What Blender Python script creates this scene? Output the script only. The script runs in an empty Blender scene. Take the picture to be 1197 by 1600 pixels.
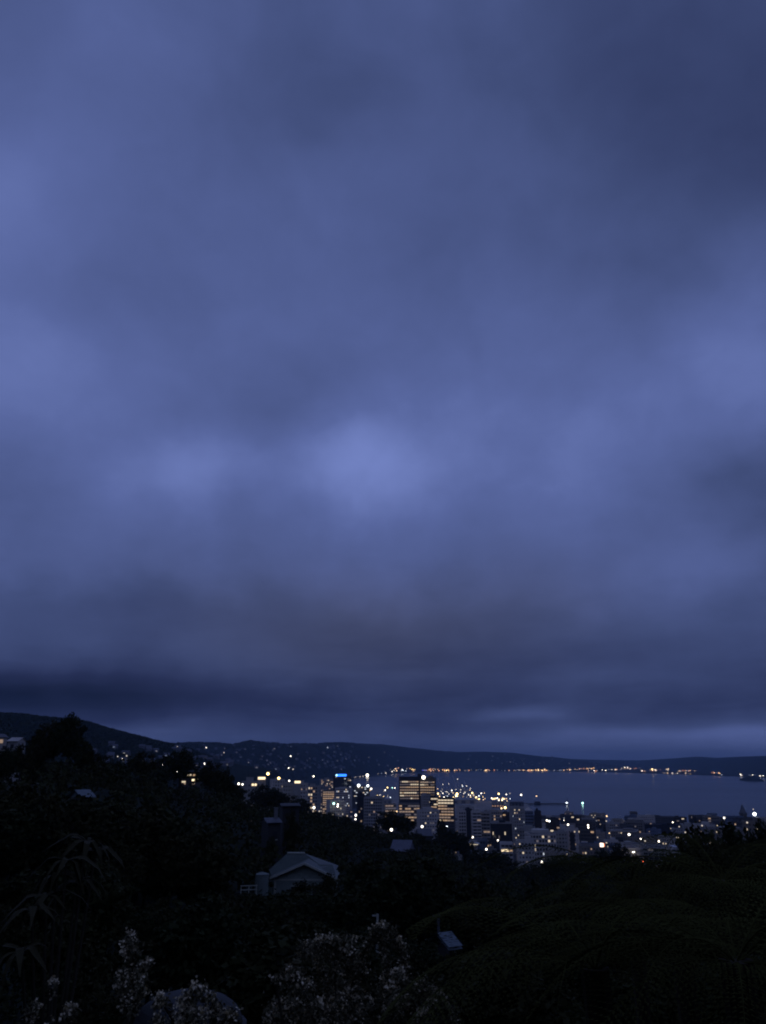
import bpy, math, random
import numpy as np
from mathutils import Vector, Matrix

R = math.radians
sc = bpy.context.scene
COL = sc.collection

# ------------------------------------------------------------------ camera
ZC = 100.0                      # camera height above the harbour, metres
PITCH = R(18.0)
F_PX, CX, CY = 1202.0, 598.5, 800.0
cam_d = bpy.data.cameras.new('camera')
cam = bpy.data.objects.new('camera', cam_d)
COL.objects.link(cam)
cam.location = (0, 0, ZC)
cam.rotation_euler = (R(90) + PITCH, 0, 0)
cam_d.sensor_fit = 'VERTICAL'
cam_d.sensor_height = 24.0
cam_d.lens = 24.0 * F_PX / 1600.0
cam_d.clip_start = 0.1
cam_d.clip_end = 80000
sc.camera = cam


def px_dir(u, v):
    """pixel of the photograph -> (azimuth, elevation) in radians"""
    a, b = (u - CX) / F_PX, (CY - v) / F_PX
    y = math.cos(PITCH) - b * math.sin(PITCH)
    z = math.sin(PITCH) + b * math.cos(PITCH)
    return math.atan2(a, y), math.atan2(z, math.hypot(a, y))


def P(u, v, r):
    az, el = px_dir(u, v)
    return Vector((r * math.sin(az), r * math.cos(az), ZC + r * math.tan(el)))


# ------------------------------------------------------------------ world: dusk cloud deck
def lin(c):
    return tuple(((x / 255) / 12.92 if x / 255 <= 0.04045 else ((x / 255 + 0.055) / 1.055) ** 2.4) for x in c)


SKY_STRENGTH = 0.1
world = bpy.data.worlds.new('World')
sc.world = world
world.use_nodes = True
wt = world.node_tree
wt.nodes.clear()


def wn(kind, **kw):
    n = wt.nodes.new(kind)
    for k, v in kw.items():
        setattr(n, k, v)
    return n


def wm(op, a, b=None, c=None, clamp=False):
    n = wt.nodes.new('ShaderNodeMath')
    n.operation = op
    n.use_clamp = clamp
    for i, x in enumerate((a, b, c)):
        if x is None:
            continue
        if isinstance(x, (int, float)):
            n.inputs[i].default_value = x
        else:
            wt.links.new(x, n.inputs[i])
    return n.outputs[0]


tc = wn('ShaderNodeTexCoord')
sep = wn('ShaderNodeSeparateXYZ')
wt.links.new(tc.outputs['Generated'], sep.inputs[0])
dx, dy, dz = sep.outputs
zc_ = wm('MAXIMUM', dz, 0.0)
az_ = wm('ARCTAN2', dx, dy)
el_ = wm('ARCSINE', wm('MINIMUM', zc_, 1.0))
# cloud-deck coordinates: where the ray meets a flat layer
den = wm('ADD', zc_, 0.22)
comb = wn('ShaderNodeCombineXYZ')
wt.links.new(wm('DIVIDE', dx, den), comb.inputs[0])
wt.links.new(wm('DIVIDE', dy, den), comb.inputs[1])


def wnoise(vec, scale, detail, rough, off=0.0, dist=0.0):
    n = wn('ShaderNodeTexNoise')
    n.noise_dimensions = '4D'
    n.inputs['W'].default_value = off
    n.inputs['Scale'].default_value = scale
    n.inputs['Detail'].default_value = detail
    n.inputs['Roughness'].default_value = rough
    n.inputs['Distortion'].default_value = dist
    wt.links.new(vec, n.inputs['Vector'])
    return n.outputs['Fac']


n_big = wnoise(comb.outputs[0], 2.1, 4, 0.5, 3.1, 0.4)
n_mid = wnoise(tc.outputs['Generated'], 7.5, 5, 0.5, 7.7, 0.35)
n_wx = wnoise(tc.outputs['Generated'], 5.0, 4, 0.55, 1.3)
n_wy = wnoise(tc.outputs['Generated'], 5.0, 4, 0.55, 5.9)
azw = wm('ADD', az_, wm('MULTIPLY', wm('SUBTRACT', n_wx, 0.5), 0.17))
elw = wm('ADD', el_, wm('MULTIPLY', wm('MULTIPLY', wm('SUBTRACT', n_wy, 0.5), 0.17),
                        wm('MINIMUM', wm('ADD', wm('MULTIPLY', zc_, 3.5), 0.06), 1.0)))
azel = wn('ShaderNodeCombineXYZ')
wt.links.new(azw, azel.inputs[0])
wt.links.new(elw, azel.inputs[1])
# mean brightness of the deck against elevation
ramp = wn('ShaderNodeValToRGB')
prof = [(0, .43), (1.35, .41), (2.0, .38), (2.8, .34), (4, .35), (5.8, .41), (8.5, .48), (11.8, .56),
        (16.6, .68), (21.8, .77), (27.4, .71), (36, .64), (42, .61), (52, .58), (90, .58)]
cr = ramp.color_ramp
cr.interpolation = 'B_SPLINE'
while len(cr.elements) < len(prof):
    cr.elements.new(0.5)
for e, (d, b) in zip(cr.elements, prof):
    e.position = d / 90
    e.color = (b, b, b, 1)
wt.links.new(wm('DIVIDE', elw, math.pi / 2), ramp.inputs[0])
lum = ramp.outputs[0]
# thin (bright) and thick (dark) places of the deck: centre and size in the photograph's pixels
LOBES = [
    (580, 722, 105, 66, .25), (290, 765, 80, 45, .12), (45, 575, 90, 60, .06), (935, 655, 60, 60, .06),
    (880, 745, 90, 45, .04), (740, 595, 60, 45, .07), (1150, 570, 80, 90, .11), (975, 915, 70, 35, .07),
    (1090, 870, 80, 28, .05), (0, 320, 130, 220, .10), (190, 330, 150, 90, .05), (250, 70, 160, 80, .04),
    (1190, 200, 380, 280, -.24), (950, 60, 260, 150, -.10), (480, 140, 140, 80, -.06), (415, 655, 130, 48, -.11), (520, 580, 130, 50, -.05),
    (40, 765, 110, 50, -.09), (160, 940, 170, 40, -.07), (580, 990, 150, 45, -.08), (1190, 760, 80, 80, -.17),
    (1160, 1090, 140, 30, -.04), (880, 1045, 160, 28, -.06), (70, 1088, 230, 32, -.31), (450, 1100, 220, 24, -.06),
    (1050, 1160, 330, 22, .16), (835, 1122, 70, 9, .19), (1110, 1145, 190, 11, .16), (940, 1065, 120, 16, .05), (230, 1152, 150, 12, .08), (1120, 870, 110, 30, .03),
    (700, 420, 160, 100, -.03), (120, 460, 90, 60, -.06), (0, 900, 50, 40, .06)]


def lobe(u, v, su, sv):
    a, e = px_dir(u, v)
    a1, _ = px_dir(u + su, v)
    _, e1 = px_dir(u, v - sv)
    n = wt.nodes.new('ShaderNodeVectorMath')
    n.operation = 'MULTIPLY_ADD'
    ka, ke = math.sqrt(.7) / (a1 - a), math.sqrt(.7) / (e1 - e)
    wt.links.new(azel.outputs[0], n.inputs[0])
    n.inputs[1].default_value = (ka, ke, 0)
    n.inputs[2].default_value = (-a * ka, -e * ke, 0)
    d = wt.nodes.new('ShaderNodeVectorMath')
    d.operation = 'DOT_PRODUCT'
    wt.links.new(n.outputs[0], d.inputs[0])
    wt.links.new(n.outputs[0], d.inputs[1])
    return wm('POWER', math.exp(-1), d.outputs['Value'])


for (u, v, su, sv, amp) in LOBES:
    lum = wm('MULTIPLY_ADD', lobe(u, v, su, sv), amp, lum)
lum = wm('MULTIPLY_ADD', wm('SUBTRACT', n_big, 0.5), 0.16, lum)
lum = wm('MULTIPLY_ADD', wm('SUBTRACT', n_mid, 0.5), 0.22, lum)
n_fine = wnoise(comb.outputs[0], 13.0, 5, 0.6, 2.2, 0.8)
lum = wm('MULTIPLY_ADD', wm('SUBTRACT', n_fine, 0.5), 0.05, lum)
# long low streaks of cloud towards the horizon
strk = wn('ShaderNodeCombineXYZ')
wt.links.new(wm('MULTIPLY', az_, 3.2), strk.inputs[0])
wt.links.new(wm('MULTIPLY', el_, 26.0), strk.inputs[1])
n_st = wnoise(strk.outputs[0], 1.6, 5, 0.6, 4.4, 0.6)
fade = wm('SUBTRACT', 1.0, wm('MULTIPLY', zc_, 5.5), clamp=True)
lum = wm('MULTIPLY_ADD', wm('MULTIPLY', wm('SUBTRACT', n_st, 0.5), fade), 0.30, lum, clamp=True)
cramp = wn('ShaderNodeValToRGB')
cc = cramp.color_ramp
stops = [(0.0, (12, 21, 44)), (0.25, (38, 47, 82)), (0.5, (66, 79, 123)), (0.75, (90, 105, 161)), (1.0, (118, 135, 199))]
while len(cc.elements) < len(stops):
    cc.elements.new(0.5)
for e, (t, c) in zip(cc.elements, stops):
    e.position = t
    e.color = lin(c) + (1,)
wt.links.new(lum, cramp.inputs[0])
# the city's warm light on the underside of the cloud above it
warm = wn('ShaderNodeMix', data_type='RGBA', blend_type='MULTIPLY')
warm.inputs[7].default_value = (1.10, 0.95, 0.80, 1)
wt.links.new(wm('MULTIPLY', lobe(600, 985, 260, 75), 0.9), warm.inputs[0])
wt.links.new(cramp.outputs[0], warm.inputs[6])
scale = wn('ShaderNodeMix', data_type='RGBA', blend_type='MULTIPLY')
scale.inputs[0].default_value = 1
k = 1 / SKY_STRENGTH * 0.97
scale.inputs[7].default_value = (k, k, k, 1)
wt.links.new(warm.outputs[2], scale.inputs[6])
SUN_EL, SUN_ROT = R(1.0), R(250)
sky_n = wn('ShaderNodeTexSky')
sky_n.sky_type = 'NISHITA'
sky_n.sun_disc = False
sky_n.sun_elevation = SUN_EL
sky_n.sun_rotation = SUN_ROT
sky_mul = wn('ShaderNodeMix', data_type='RGBA', blend_type='ADD')
sky_mul.inputs[0].default_value = 0.004       # what little clear-sky light leaks through the deck
wt.links.new(scale.outputs[2], sky_mul.inputs[6])
wt.links.new(sky_n.outputs[0], sky_mul.inputs[7])
bg = wn('ShaderNodeBackground')
bg.inputs['Strength'].default_value = SKY_STRENGTH
wt.links.new(sky_mul.outputs[2], bg.inputs['Color'])
wo = wn('ShaderNodeOutputWorld')
wt.links.new(bg.outputs[0], wo.inputs['Surface'])
world.cycles.sampling_method = 'MANUAL'
world.cycles.sample_map_resolution = 512

sun_d = bpy.data.lights.new('sun', 'SUN')
sun_d.energy = 0.01              # dusk under cloud: all but gone
sun_d.angle = R(25)
sun_d.color = (1, .9, .8)
sun = bpy.data.objects.new('sun', sun_d)
COL.objects.link(sun)
sun.rotation_euler = (R(90) - R(8), 0, R(180) - SUN_ROT)

sc.view_settings.view_transform = 'Standard'
sc.view_settings.look = 'None'
sc.view_settings.exposure = 0
sc.view_settings.gamma = 1
sc.render.engine = 'CYCLES'
cy = sc.cycles
cy.use_denoising = True
cy.use_adaptive_sampling = True
cy.adaptive_threshold = 0.015
cy.max_bounces = 4
cy.diffuse_bounces = 2
cy.glossy_bounces = 2
cy.transmission_bounces = 2
cy.volume_bounces = 0
cy.transparent_max_bounces = 8
cy.sample_clamp_indirect = 0.6
cy.filter_width = 2.0
rng = np.random.default_rng(11)
rnd = random.Random(5)

# ------------------------------------------------------------------ helpers
MATS = {}


def mat(key, col, rough=.8, var=.25, scale=.3, metal=0.0, spec=.3, col2=None, bump=0.0, bscale=None):
    """procedural surface: base colour broken up by two noises, optional bump"""
    if key in MATS:
        return MATS[key]
    m = bpy.data.materials.new(key)
    m.use_nodes = True
    nt = m.node_tree
    b = nt.nodes['Principled BSDF']
    t = nt.nodes.new('ShaderNodeTexCoord')
    n = nt.nodes.new('ShaderNodeTexNoise')
    n.inputs['Scale'].default_value = scale
    n.inputs['Detail'].default_value = 6
    n.inputs['Roughness'].default_value = .65
    nt.links.new(t.outputs['Object'], n.inputs['Vector'])
    r = nt.nodes.new('ShaderNodeValToRGB')
    c2 = col2 or tuple(x * (1 + var) for x in col)
    r.color_ramp.elements[0].position = .32
    r.color_ramp.elements[1].position = .68
    r.color_ramp.elements[0].color = tuple(x * (1 - var) for x in col) + (1,)
    r.color_ramp.elements[1].color = tuple(c2) + (1,)
    nt.links.new(n.outputs['Fac'], r.inputs[0])
    nt.links.new(r.outputs[0], b.inputs['Base Color'])
    b.inputs['Roughness'].default_value = rough
    b.inputs['Metallic'].default_value = metal
    b.inputs['Specular IOR Level'].default_value = spec
    if bump:
        n2 = nt.nodes.new('ShaderNodeTexNoise')
        n2.inputs['Scale'].default_value = bscale or scale * 6
        n2.inputs['Detail'].default_value = 4
        nt.links.new(t.outputs['Object'], n2.inputs['Vector'])
        bp = nt.nodes.new('ShaderNodeBump')
        bp.inputs['Strength'].default_value = bump
        nt.links.new(n2.outputs['Fac'], bp.inputs['Height'])
        nt.links.new(bp.outputs[0], b.inputs['Normal'])
    MATS[key] = m
    return m


def emit(key, col, s):
    if key in MATS:
        return MATS[key]
    m = bpy.data.materials.new(key)
    m.use_nodes = True
    nt = m.node_tree
    b = nt.nodes['Principled BSDF']
    b.inputs['Base Color'].default_value = (.6, .6, .6, 1)
    b.inputs['Emission Color'].default_value = tuple(col) + (1,)
    b.inputs['Emission Strength'].default_value = s
    MATS[key] = m
    return m


class MB:
    """collects faces; build() links them as ONE mesh object"""

    def __init__(s):
        s.v, s.f, s.m = [], [], []

    def add(s, vs, fs, mi=0):
        o = len(s.v)
        s.v.extend([tuple(x) for x in vs])
        s.f.extend([tuple(i + o for i in f) for f in fs])
        s.m.extend([mi] * len(fs))
        return s

    def box(s, x0, x1, y0, y1, z0, z1, mi=0):
        return s.add([(x0, y0, z0), (x1, y0, z0), (x1, y1, z0), (x0, y1, z0), (x0, y0, z1), (x1, y0, z1), (x1, y1, z1), (x0, y1, z1)],
                     [(0, 3, 2, 1), (4, 5, 6, 7), (0, 1, 5, 4), (1, 2, 6, 5), (2, 3, 7, 6), (3, 0, 4, 7)], mi)

    def tube(s, pts, rads, n=6, mi=0, caps=True):
        pts = [Vector(p) for p in pts]
        o = len(s.v)
        for i, p in enumerate(pts):
            t = (pts[min(i + 1, len(pts) - 1)] - pts[max(i - 1, 0)]).normalized()
            a = t.orthogonal().normalized() if abs(t.z) > .98 else t.cross(Vector((0, 0, 1))).normalized()
            b = t.cross(a)
            for j in range(n):
                q = 2 * math.pi * j / n
                s.v.append(tuple(p + float(rads[i]) * (a * math.cos(q) + b * math.sin(q))))
        for i in range(len(pts) - 1):
            for j in range(n):
                j2 = (j + 1) % n
                s.f.append((o + i * n + j, o + i * n + j2, o + (i + 1) * n + j2, o + (i + 1) * n + j))
                s.m.append(mi)
        if caps:
            s.f.append(tuple(o + j for j in range(n)))
            s.f.append(tuple(o + (len(pts) - 1) * n + j for j in range(n)))
            s.m += [mi, mi]
        return s

    def ball(s, c, r, seg=8, ring=5, sz=1.0, mi=0):
        o = len(s.v)
        for i in range(ring + 1):
            th = math.pi * i / ring
            for j in range(seg):
                ph = 2 * math.pi * j / seg
                s.v.append((c[0] + r * math.sin(th) * math.cos(ph), c[1] + r * math.sin(th) * math.sin(ph), c[2] + sz * r * math.cos(th)))
        for i in range(ring):
            for j in range(seg):
                j2 = (j + 1) % seg
                s.f.append((o + i * seg + j, o + (i + 1) * seg + j, o + (i + 1) * seg + j2, o + i * seg + j2))
                s.m.append(mi)
        return s

    def mesh(s, name, mats):
        me = bpy.data.meshes.new(name)
        me.from_pydata(s.v, [], s.f)
        for m in (mats if isinstance(mats, (list, tuple)) else [mats]):
            me.materials.append(m)
        if any(s.m):
            me.polygons.foreach_set('material_index', s.m)
        me.update()
        return me

    def build(s, name, mats, parent=None):
        return link(name, s.mesh(name, mats), parent)


def link(name, data, parent=None):
    o = bpy.data.objects.new(name, data)
    COL.objects.link(o)
    if parent is not None:
        o.parent = parent
    return o


def tag(o, label, cat, group=None):
    o['label'] = label
    o['category'] = cat
    if group:
        o['group'] = group
    return o


def thing(name, label, cat, loc=(0, 0, 0), rz=0.0, group=None):
    o = link(name, None)
    o.location = loc
    o.rotation_euler = (0, 0, rz)
    return tag(o, label, cat, group)


def kind(o, k):
    o['kind'] = k
    return o


def copy_tree(o, parent=None):
    c = o.copy()
    COL.objects.link(c)
    if parent is not None:
        c.parent = parent
    for ch in o.children:
        copy_tree(ch, c)
    return c


def quads_mesh(name, verts, mats, mi=None):
    """verts: (n,4,3) array -> mesh of n loose quads (leaves)"""
    n = len(verts)
    me = bpy.data.meshes.new(name)
    me.vertices.add(n * 4)
    me.vertices.foreach_set('co', np.asarray(verts, dtype=np.float32).ravel())
    me.loops.add(n * 4)
    me.loops.foreach_set('vertex_index', np.arange(n * 4, dtype=np.int32))
    me.polygons.add(n)
    me.polygons.foreach_set('loop_start', np.arange(0, n * 4, 4, dtype=np.int32))
    me.polygons.foreach_set('loop_total', np.full(n, 4, dtype=np.int32))
    for m in (mats if isinstance(mats, (list, tuple)) else [mats]):
        me.materials.append(m)
    if mi is not None:
        me.polygons.foreach_set('material_index', np.asarray(mi, dtype=np.int32))
    me.update(calc_edges=True)
    return me


def leaf_quads(cen, size, g, aspect=.55, flat=.0):
    """a diamond leaf of about the given size at each centre, random turn"""
    n = len(cen)
    a = g.normal(size=(n, 3))
    a[:, 2] *= (1 - flat)
    a /= np.linalg.norm(a, axis=1)[:, None]
    b = g.normal(size=(n, 3))
    b -= (b * a).sum(1)[:, None] * a
    b /= np.linalg.norm(b, axis=1)[:, None]
    L = (np.asarray(size) * g.uniform(.6, 1.3, n))[:, None]
    W = L * aspect
    return np.stack([cen - a * L / 2, cen + b * W / 2 - a * L * .1, cen + a * L / 2, cen - b * W / 2 - a * L * .1], 1)


# ------------------------------------------------------------------ terrain
def AZ(u, v=1200):
    return px_dir(u, v)[0]


T_AZ = np.radians([-60, -40, -21, -12, -7, 0, 10, 21, 40, 60])
T_R = np.array([0, 6, 20, 60, 110, 160, 250, 400, 600, 900, 1200, 1800])
T_Z = np.array([
    [98, 96.6, 96, 97, 100, 104, 106, 104, 100, 98, 100, 110],
    [98, 96.4, 95, 93, 94, 97, 99, 97, 92, 86, 90, 100],
    [98, 96.4, 94, 90, 91, 95, 94, 86, 72, 52, 46, 60],
    [98, 96.4, 93, 88, 86, 87, 88, 75, 52, 25, 14, 10],
    [98, 96.4, 92.5, 86, 81, 80, 79, 72, 45, 15, 7, 5],
    [98, 96.4, 92.5, 85, 79, 75, 71, 64, 34, 10, 5, 4],
    [98, 96.4, 92.5, 84, 76, 70, 58, 42, 18, 6, 3.5, 3.5],
    [98, 96.4, 92.5, 84, 76, 68, 55, 38, 16, 5, 3.5, 3.5],
    [98, 96.4, 93, 86, 79, 72, 60, 42, 18, 6, 3.5, 3.5],
    [98, 96.6, 95, 92, 90, 86, 76, 60, 40, 20, 10, 6]])


def tab(us, vals):
    a = np.array([AZ(u) for u in us])
    return a, np.array(vals, float)


# ridge lines: (pixel column, pixel row) of the skyline and the distance of the crest
def ridge(sky, dist):
    a = np.array([px_dir(u, v)[0] for u, v in sky])
    e = np.array([px_dir(u, v)[1] for u, v in sky])
    da, dv = tab(*zip(*dist))
    return a, e, da, dv


RIDGES = [
    ridge([(-400, 1100), (-150, 1108), (0, 1117), (40, 1119), (62, 1122), (100, 1125), (135, 1129), (170, 1140), (210, 1150), (250, 1160), (285, 1168), (330, 1182), (380, 1196), (430, 1202)],
          [(-400, 2000), (430, 2100)]),
    ridge([(150, 1166), (230, 1163), (275, 1162), (300, 1161), (340, 1162), (365, 1164), (390, 1158), (415, 1161), (440, 1162), (480, 1163), (520, 1161), (560, 1161),
           (600, 1163), (640, 1168), (680, 1172), (720, 1175), (760, 1174), (800, 1176), (840, 1181), (870, 1183), (900, 1187), (940, 1193), (980, 1198), (1040, 1204)],
          [(100, 4000), (275, 4100), (420, 4900), (552, 6400), (620, 8600), (720, 10300), (960, 11000)]),
    ridge([(600, 1176), (700, 1176), (800, 1181), (870, 1185), (930, 1187), (1000, 1188), (1050, 1185), (1090, 1182), (1120, 1184), (1160, 1182), (1197, 1181), (1350, 1176), (1600, 1170)],
          [(600, 15000), (1000, 14500), (1197, 9500), (1600, 8000)]),
]
RW = [(900, 1500), (1400, 2500), (3200, 4000)]
FAR_A, FAR_R = tab([-400, 300, 552, 575, 620, 660, 720, 850, 960, 1030, 1130, 1197, 1400],
                   [4300, 4300, 4900, 5700, 7400, 8000, 9000, 9200, 8300, 7500, 6500, 5900, 5200])
NEAR_A, NEAR_R = tab([-400, 300, 548, 556, 600, 660, 720, 800, 822, 832, 880, 940, 1197, 1500],
                     [4300, 4300, 4800, 3600, 3100, 2650, 2250, 2080, 2000, 1520, 1440, 1420, 1400, 1400])


def vnoise(x, y, seed=0):
    """smooth value noise, vectorised"""
    xi, yi = np.floor(x).astype(np.int64), np.floor(y).astype(np.int64)
    fx, fy = x - xi, y - yi
    fx, fy = fx * fx * (3 - 2 * fx), fy * fy * (3 - 2 * fy)

    def h(i, j):
        n = (i * 374761393 + j * 668265263 + seed * 982451653) & 0x7fffffff
        n = ((n ^ (n >> 13)) * 1274126177) & 0x7fffffff
        return (n ^ (n >> 16)) % 100003 / 100003.0
    return (h(xi, yi) * (1 - fx) + h(xi + 1, yi) * fx) * (1 - fy) + (h(xi, yi + 1) * (1 - fx) + h(xi + 1, yi + 1) * fx) * fy - .5


def ground(x, y):
    x, y = np.atleast_1d(np.asarray(x, float)), np.atleast_1d(np.asarray(y, float))
    az, r = np.arctan2(x, y), np.hypot(x, y)
    a = np.clip(az, T_AZ[0], T_AZ[-1])
    rr = np.minimum(r, T_R[-1])
    zr = np.stack([np.interp(rr, T_R, row) for row in T_Z])            # columns of the table at r
    i = np.clip(np.searchsorted(T_AZ, a) - 1, 0, len(T_AZ) - 2)
    t = (a - T_AZ[i]) / (T_AZ[i + 1] - T_AZ[i])
    t = t * t * (3 - 2 * t)
    k = np.arange(len(r))
    z = zr[i, k] * (1 - t) + zr[i + 1, k] * t
    z = np.where(r > 1800, z * np.clip(1 - (r - 1800) / 600, 0, 1) + 3.5 * np.clip((r - 1800) / 600, 0, 1), z)
    # unseen hill behind the camera, raised steep to block sky light from the foreground
    back = np.clip((np.abs(az) - R(62)) / R(40), 0, 1)
    back = back * back * (3 - 2 * back)
    z = z * (1 - back) + back * (98 + 130 * (1 - np.exp(-np.maximum(r - 6, 0) / 150)))
    for (sa, se, da, dv), (wf, wb) in zip(RIDGES, RW):
        e = np.interp(az, sa, se)
        d = np.interp(az, da, dv)
        H = ZC + d * np.tan(e)
        edge = np.clip((az - sa[0]) / .05 + 1, 0, 1) * np.clip((sa[-1] - az) / .03 + 1, 0, 1)
        q = np.where(r < d, (d - r) / np.minimum(wf, d * .45), (r - d) / wb)
        q = np.clip(q, 0, 1)
        bump = 1 - q * q * (3 - 2 * q)
        zz = H * bump * edge * (1 + .30 * q * vnoise(x / 420, y / 420, 3) + .2 * q * vnoise(x / 170, y / 170, 4))
        z = np.maximum(z, zz)
    z = z + np.where(r > 30, 1, r / 30) * (.8 * vnoise(x / 9, y / 9, 1) + .25 * vnoise(x / 3, y / 3, 2)) * np.where(r > 700, .3, 1)
    fr, nr = np.interp(az, FAR_A, FAR_R), np.interp(az, NEAR_A, NEAR_R)
    inside = np.minimum(r - nr, fr - r)
    w = np.clip(inside / 25, 0, 1)
    front = np.abs(az) < R(62)
    z = np.where(front, z * (1 - w) - 6 * w, z)
    return np.where(front & (inside <= 0), np.maximum(z, 1.2), z)


_GZ = {}


def gz(x, y):
    k = (x, y)
    if k not in _GZ:
        _GZ[k] = float(ground(x, y)[0])
    return _GZ[k]


azs = np.radians(np.concatenate([np.arange(-180, -40, 4), np.arange(-40, 40, .12), np.arange(40, 180, 4)]))
rs = np.concatenate([[0.5], np.geomspace(2, 21000, 340)])
AA, RR = np.meshgrid(azs, rs)
X, Y = (RR * np.sin(AA)).ravel(), (RR * np.cos(AA)).ravel()
Z = ground(X, Y)
na, nr_ = len(azs), len(rs)
idx = np.arange(na * nr_).reshape(nr_, na)
nxt = np.roll(idx, -1, axis=1)
faces = np.stack([idx[:-1], nxt[:-1], nxt[1:], idx[1:]], -1).reshape(-1, 4)[:, ::-1]
me = bpy.data.meshes.new('ground')
me.vertices.add(len(X))
me.vertices.foreach_set('co', np.stack([X, Y, Z], 1).astype(np.float32).ravel())
me.loops.add(faces.size)
me.loops.foreach_set('vertex_index', faces.astype(np.int32).ravel())
me.polygons.add(len(faces))
me.polygons.foreach_set('loop_start', np.arange(0, faces.size, 4, dtype=np.int32))
me.polygons.foreach_set('loop_total', np.full(len(faces), 4, dtype=np.int32))
me.polygons.foreach_set('use_smooth', np.ones(len(faces), bool))
me.update(calc_edges=True)
me.materials.append(mat('hill_ground', (.020, .026, .018), rough=1, var=.5, scale=.012, spec=.05, bump=.6, bscale=.08))
kind(link('ground', me), 'structure')

# paved flat of the city, laid just above the ground sheet
mb = MB()
ua = np.linspace(AZ(330), AZ(1330), 70)
ringr = np.linspace(760, 1440, 30)
pv = []
for r in ringr:
    for a in ua:
        rn = min(r, float(np.interp(a, NEAR_A, NEAR_R)) - 3)
        x, y = rn * math.sin(a), rn * math.cos(a)
        pv.append((x, y, gz(x, y) + .55))
pf = [(i * 70 + j, i * 70 + j + 1, (i + 1) * 70 + j + 1, (i + 1) * 70 + j) for i in range(29) for j in range(69)]
mb.add(pv, [f[::-1] for f in pf])
kind(mb.build('city_streets', mat('asphalt', (.05, .05, .055), rough=.85, var=.3, scale=.03)), 'structure')

# concrete apron of the container port
mb = MB()
ua = np.linspace(AZ(560), AZ(826), 60)
pv = []
for q in np.linspace(0, 1, 12):
    for a in ua:
        rn = float(np.interp(a, NEAR_A, NEAR_R)) - 4
        r = 1460 + q * (rn - 1460)
        x, y = r * math.sin(a), r * math.cos(a)
        pv.append((x, y, gz(x, y) + .5))
mb.add(pv, [(i * 60 + j, i * 60 + j + 1, (i + 1) * 60 + j + 1, (i + 1) * 60 + j)[::-1] for i in range(11) for j in range(59)])
kind(mb.build('port_pavement', mat('port_concrete', (.26, .24, .21), rough=.9, var=.25, scale=.03)), 'structure')

# harbour
m = bpy.data.materials.new('harbour_water')
m.use_nodes = True
nt = m.node_tree
b = nt.nodes['Principled BSDF']
b.inputs['Base Color'].default_value = (.006, .020, .034, 1)
b.inputs['IOR'].default_value = 1.33
b.inputs['Specular Tint'].default_value = (.32, .56, .72, 1)
t = nt.nodes.new('ShaderNodeTexCoord')
mp = nt.nodes.new('ShaderNodeMapping')
mp.inputs['Scale'].default_value = (.00035, .0009, 1)
nt.links.new(t.outputs['Object'], mp.inputs[0])
n = nt.nodes.new('ShaderNodeTexNoise')                       # calm and ruffled reaches
n.inputs['Scale'].default_value = 1.0
n.inputs['Detail'].default_value = 3
nt.links.new(mp.outputs[0], n.inputs['Vector'])
rr_ = nt.nodes.new('ShaderNodeMapRange')
rr_.inputs[1].default_value, rr_.inputs[2].default_value = .35, .65
rr_.inputs[3].default_value, rr_.inputs[4].default_value = .17, .24
nt.links.new(n.outputs['Fac'], rr_.inputs[0])
nt.links.new(rr_.outputs[0], b.inputs['Roughness'])
n2 = nt.nodes.new('ShaderNodeTexNoise')
n2.inputs['Scale'].default_value = .12
n2.inputs['Detail'].default_value = 5
nt.links.new(t.outputs['Object'], n2.inputs['Vector'])
bp = nt.nodes.new('ShaderNodeBump')
bp.inputs['Strength'].default_value = .10
bp.inputs['Distance'].default_value = 1.0
nt.links.new(n2.outputs['Fac'], bp.inputs['Height'])
nt.links.new(bp.outputs[0], b.inputs['Normal'])
mb = MB()
ua = np.linspace(R(-60), R(60), 60)
mb.add([(r * math.sin(a), r * math.cos(a), 0) for r in (1250, 11500) for a in ua],
       [(j, j + 1, 60 + j + 1, 60 + j)[::-1] for j in range(59)])
kind(mb.build('harbour_water', m), 'structure')

# ------------------------------------------------------------------ buildings of the city
WALLS = {
    'pale': (.56, .50, .42), 'grey': (.38, .35, .30), 'dark': (.085, .08, .075), 'brown': (.23, .20, .16), 'cream': (.40, .34, .26),
    'blue': (.14, .17, .22), 'black': (.03, .03, .035), 'white': (.62, .58, .52)}


def wallm(c):
    return mat('wall_' + c, WALLS[c], rough=.85, var=.18, scale=.15)


GLASS = mat('dark_glass', (.050, .048, .050), rough=.15, var=.35, scale=.12, spec=1.0)
ROOFM = mat('roof_membrane', (.09, .09, .10), rough=.9, var=.3, scale=.2)
STEEL = mat('painted_steel', (.12, .12, .13), rough=.6, var=.2, scale=1)
LIT = [('lit_warm', (1, .62, .28), .42), ('lit_warm_dim', (1, .66, .34), .26), ('lit_neutral', (1, .80, .52), .75),
       ('lit_cool', (.85, .92, 1), .7), ('lit_faint', (1, .75, .45), .09), ('lit_bright', (1, .78, .46), 1.7), ('lit_orange', (1, .5, .2), .9)]
LITM = {}
for k_, c_, s_ in LIT:
    LITM[k_] = MB().box(-.5, .5, -.03, .03, -.5, .5).mesh('lit_window', emit(k_, c_, s_))


def pane(parent, x, y, z, w, h, key, rz=0.0, name='lit_window'):
    o = link(name, LITM[key], parent)
    o.location = (x, y, z)
    o.scale = (w, 1, h)
    o.rotation_euler = (0, 0, rz)
    return o


BAND = {'R': (.48, .25, 3.8), 'G': (.42, .7, 2.7), 'P': (.58, 1.2, 2.5), 'F': (.18, .7, 1.9), 'C': (.58, .3, 3.0)}


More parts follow.
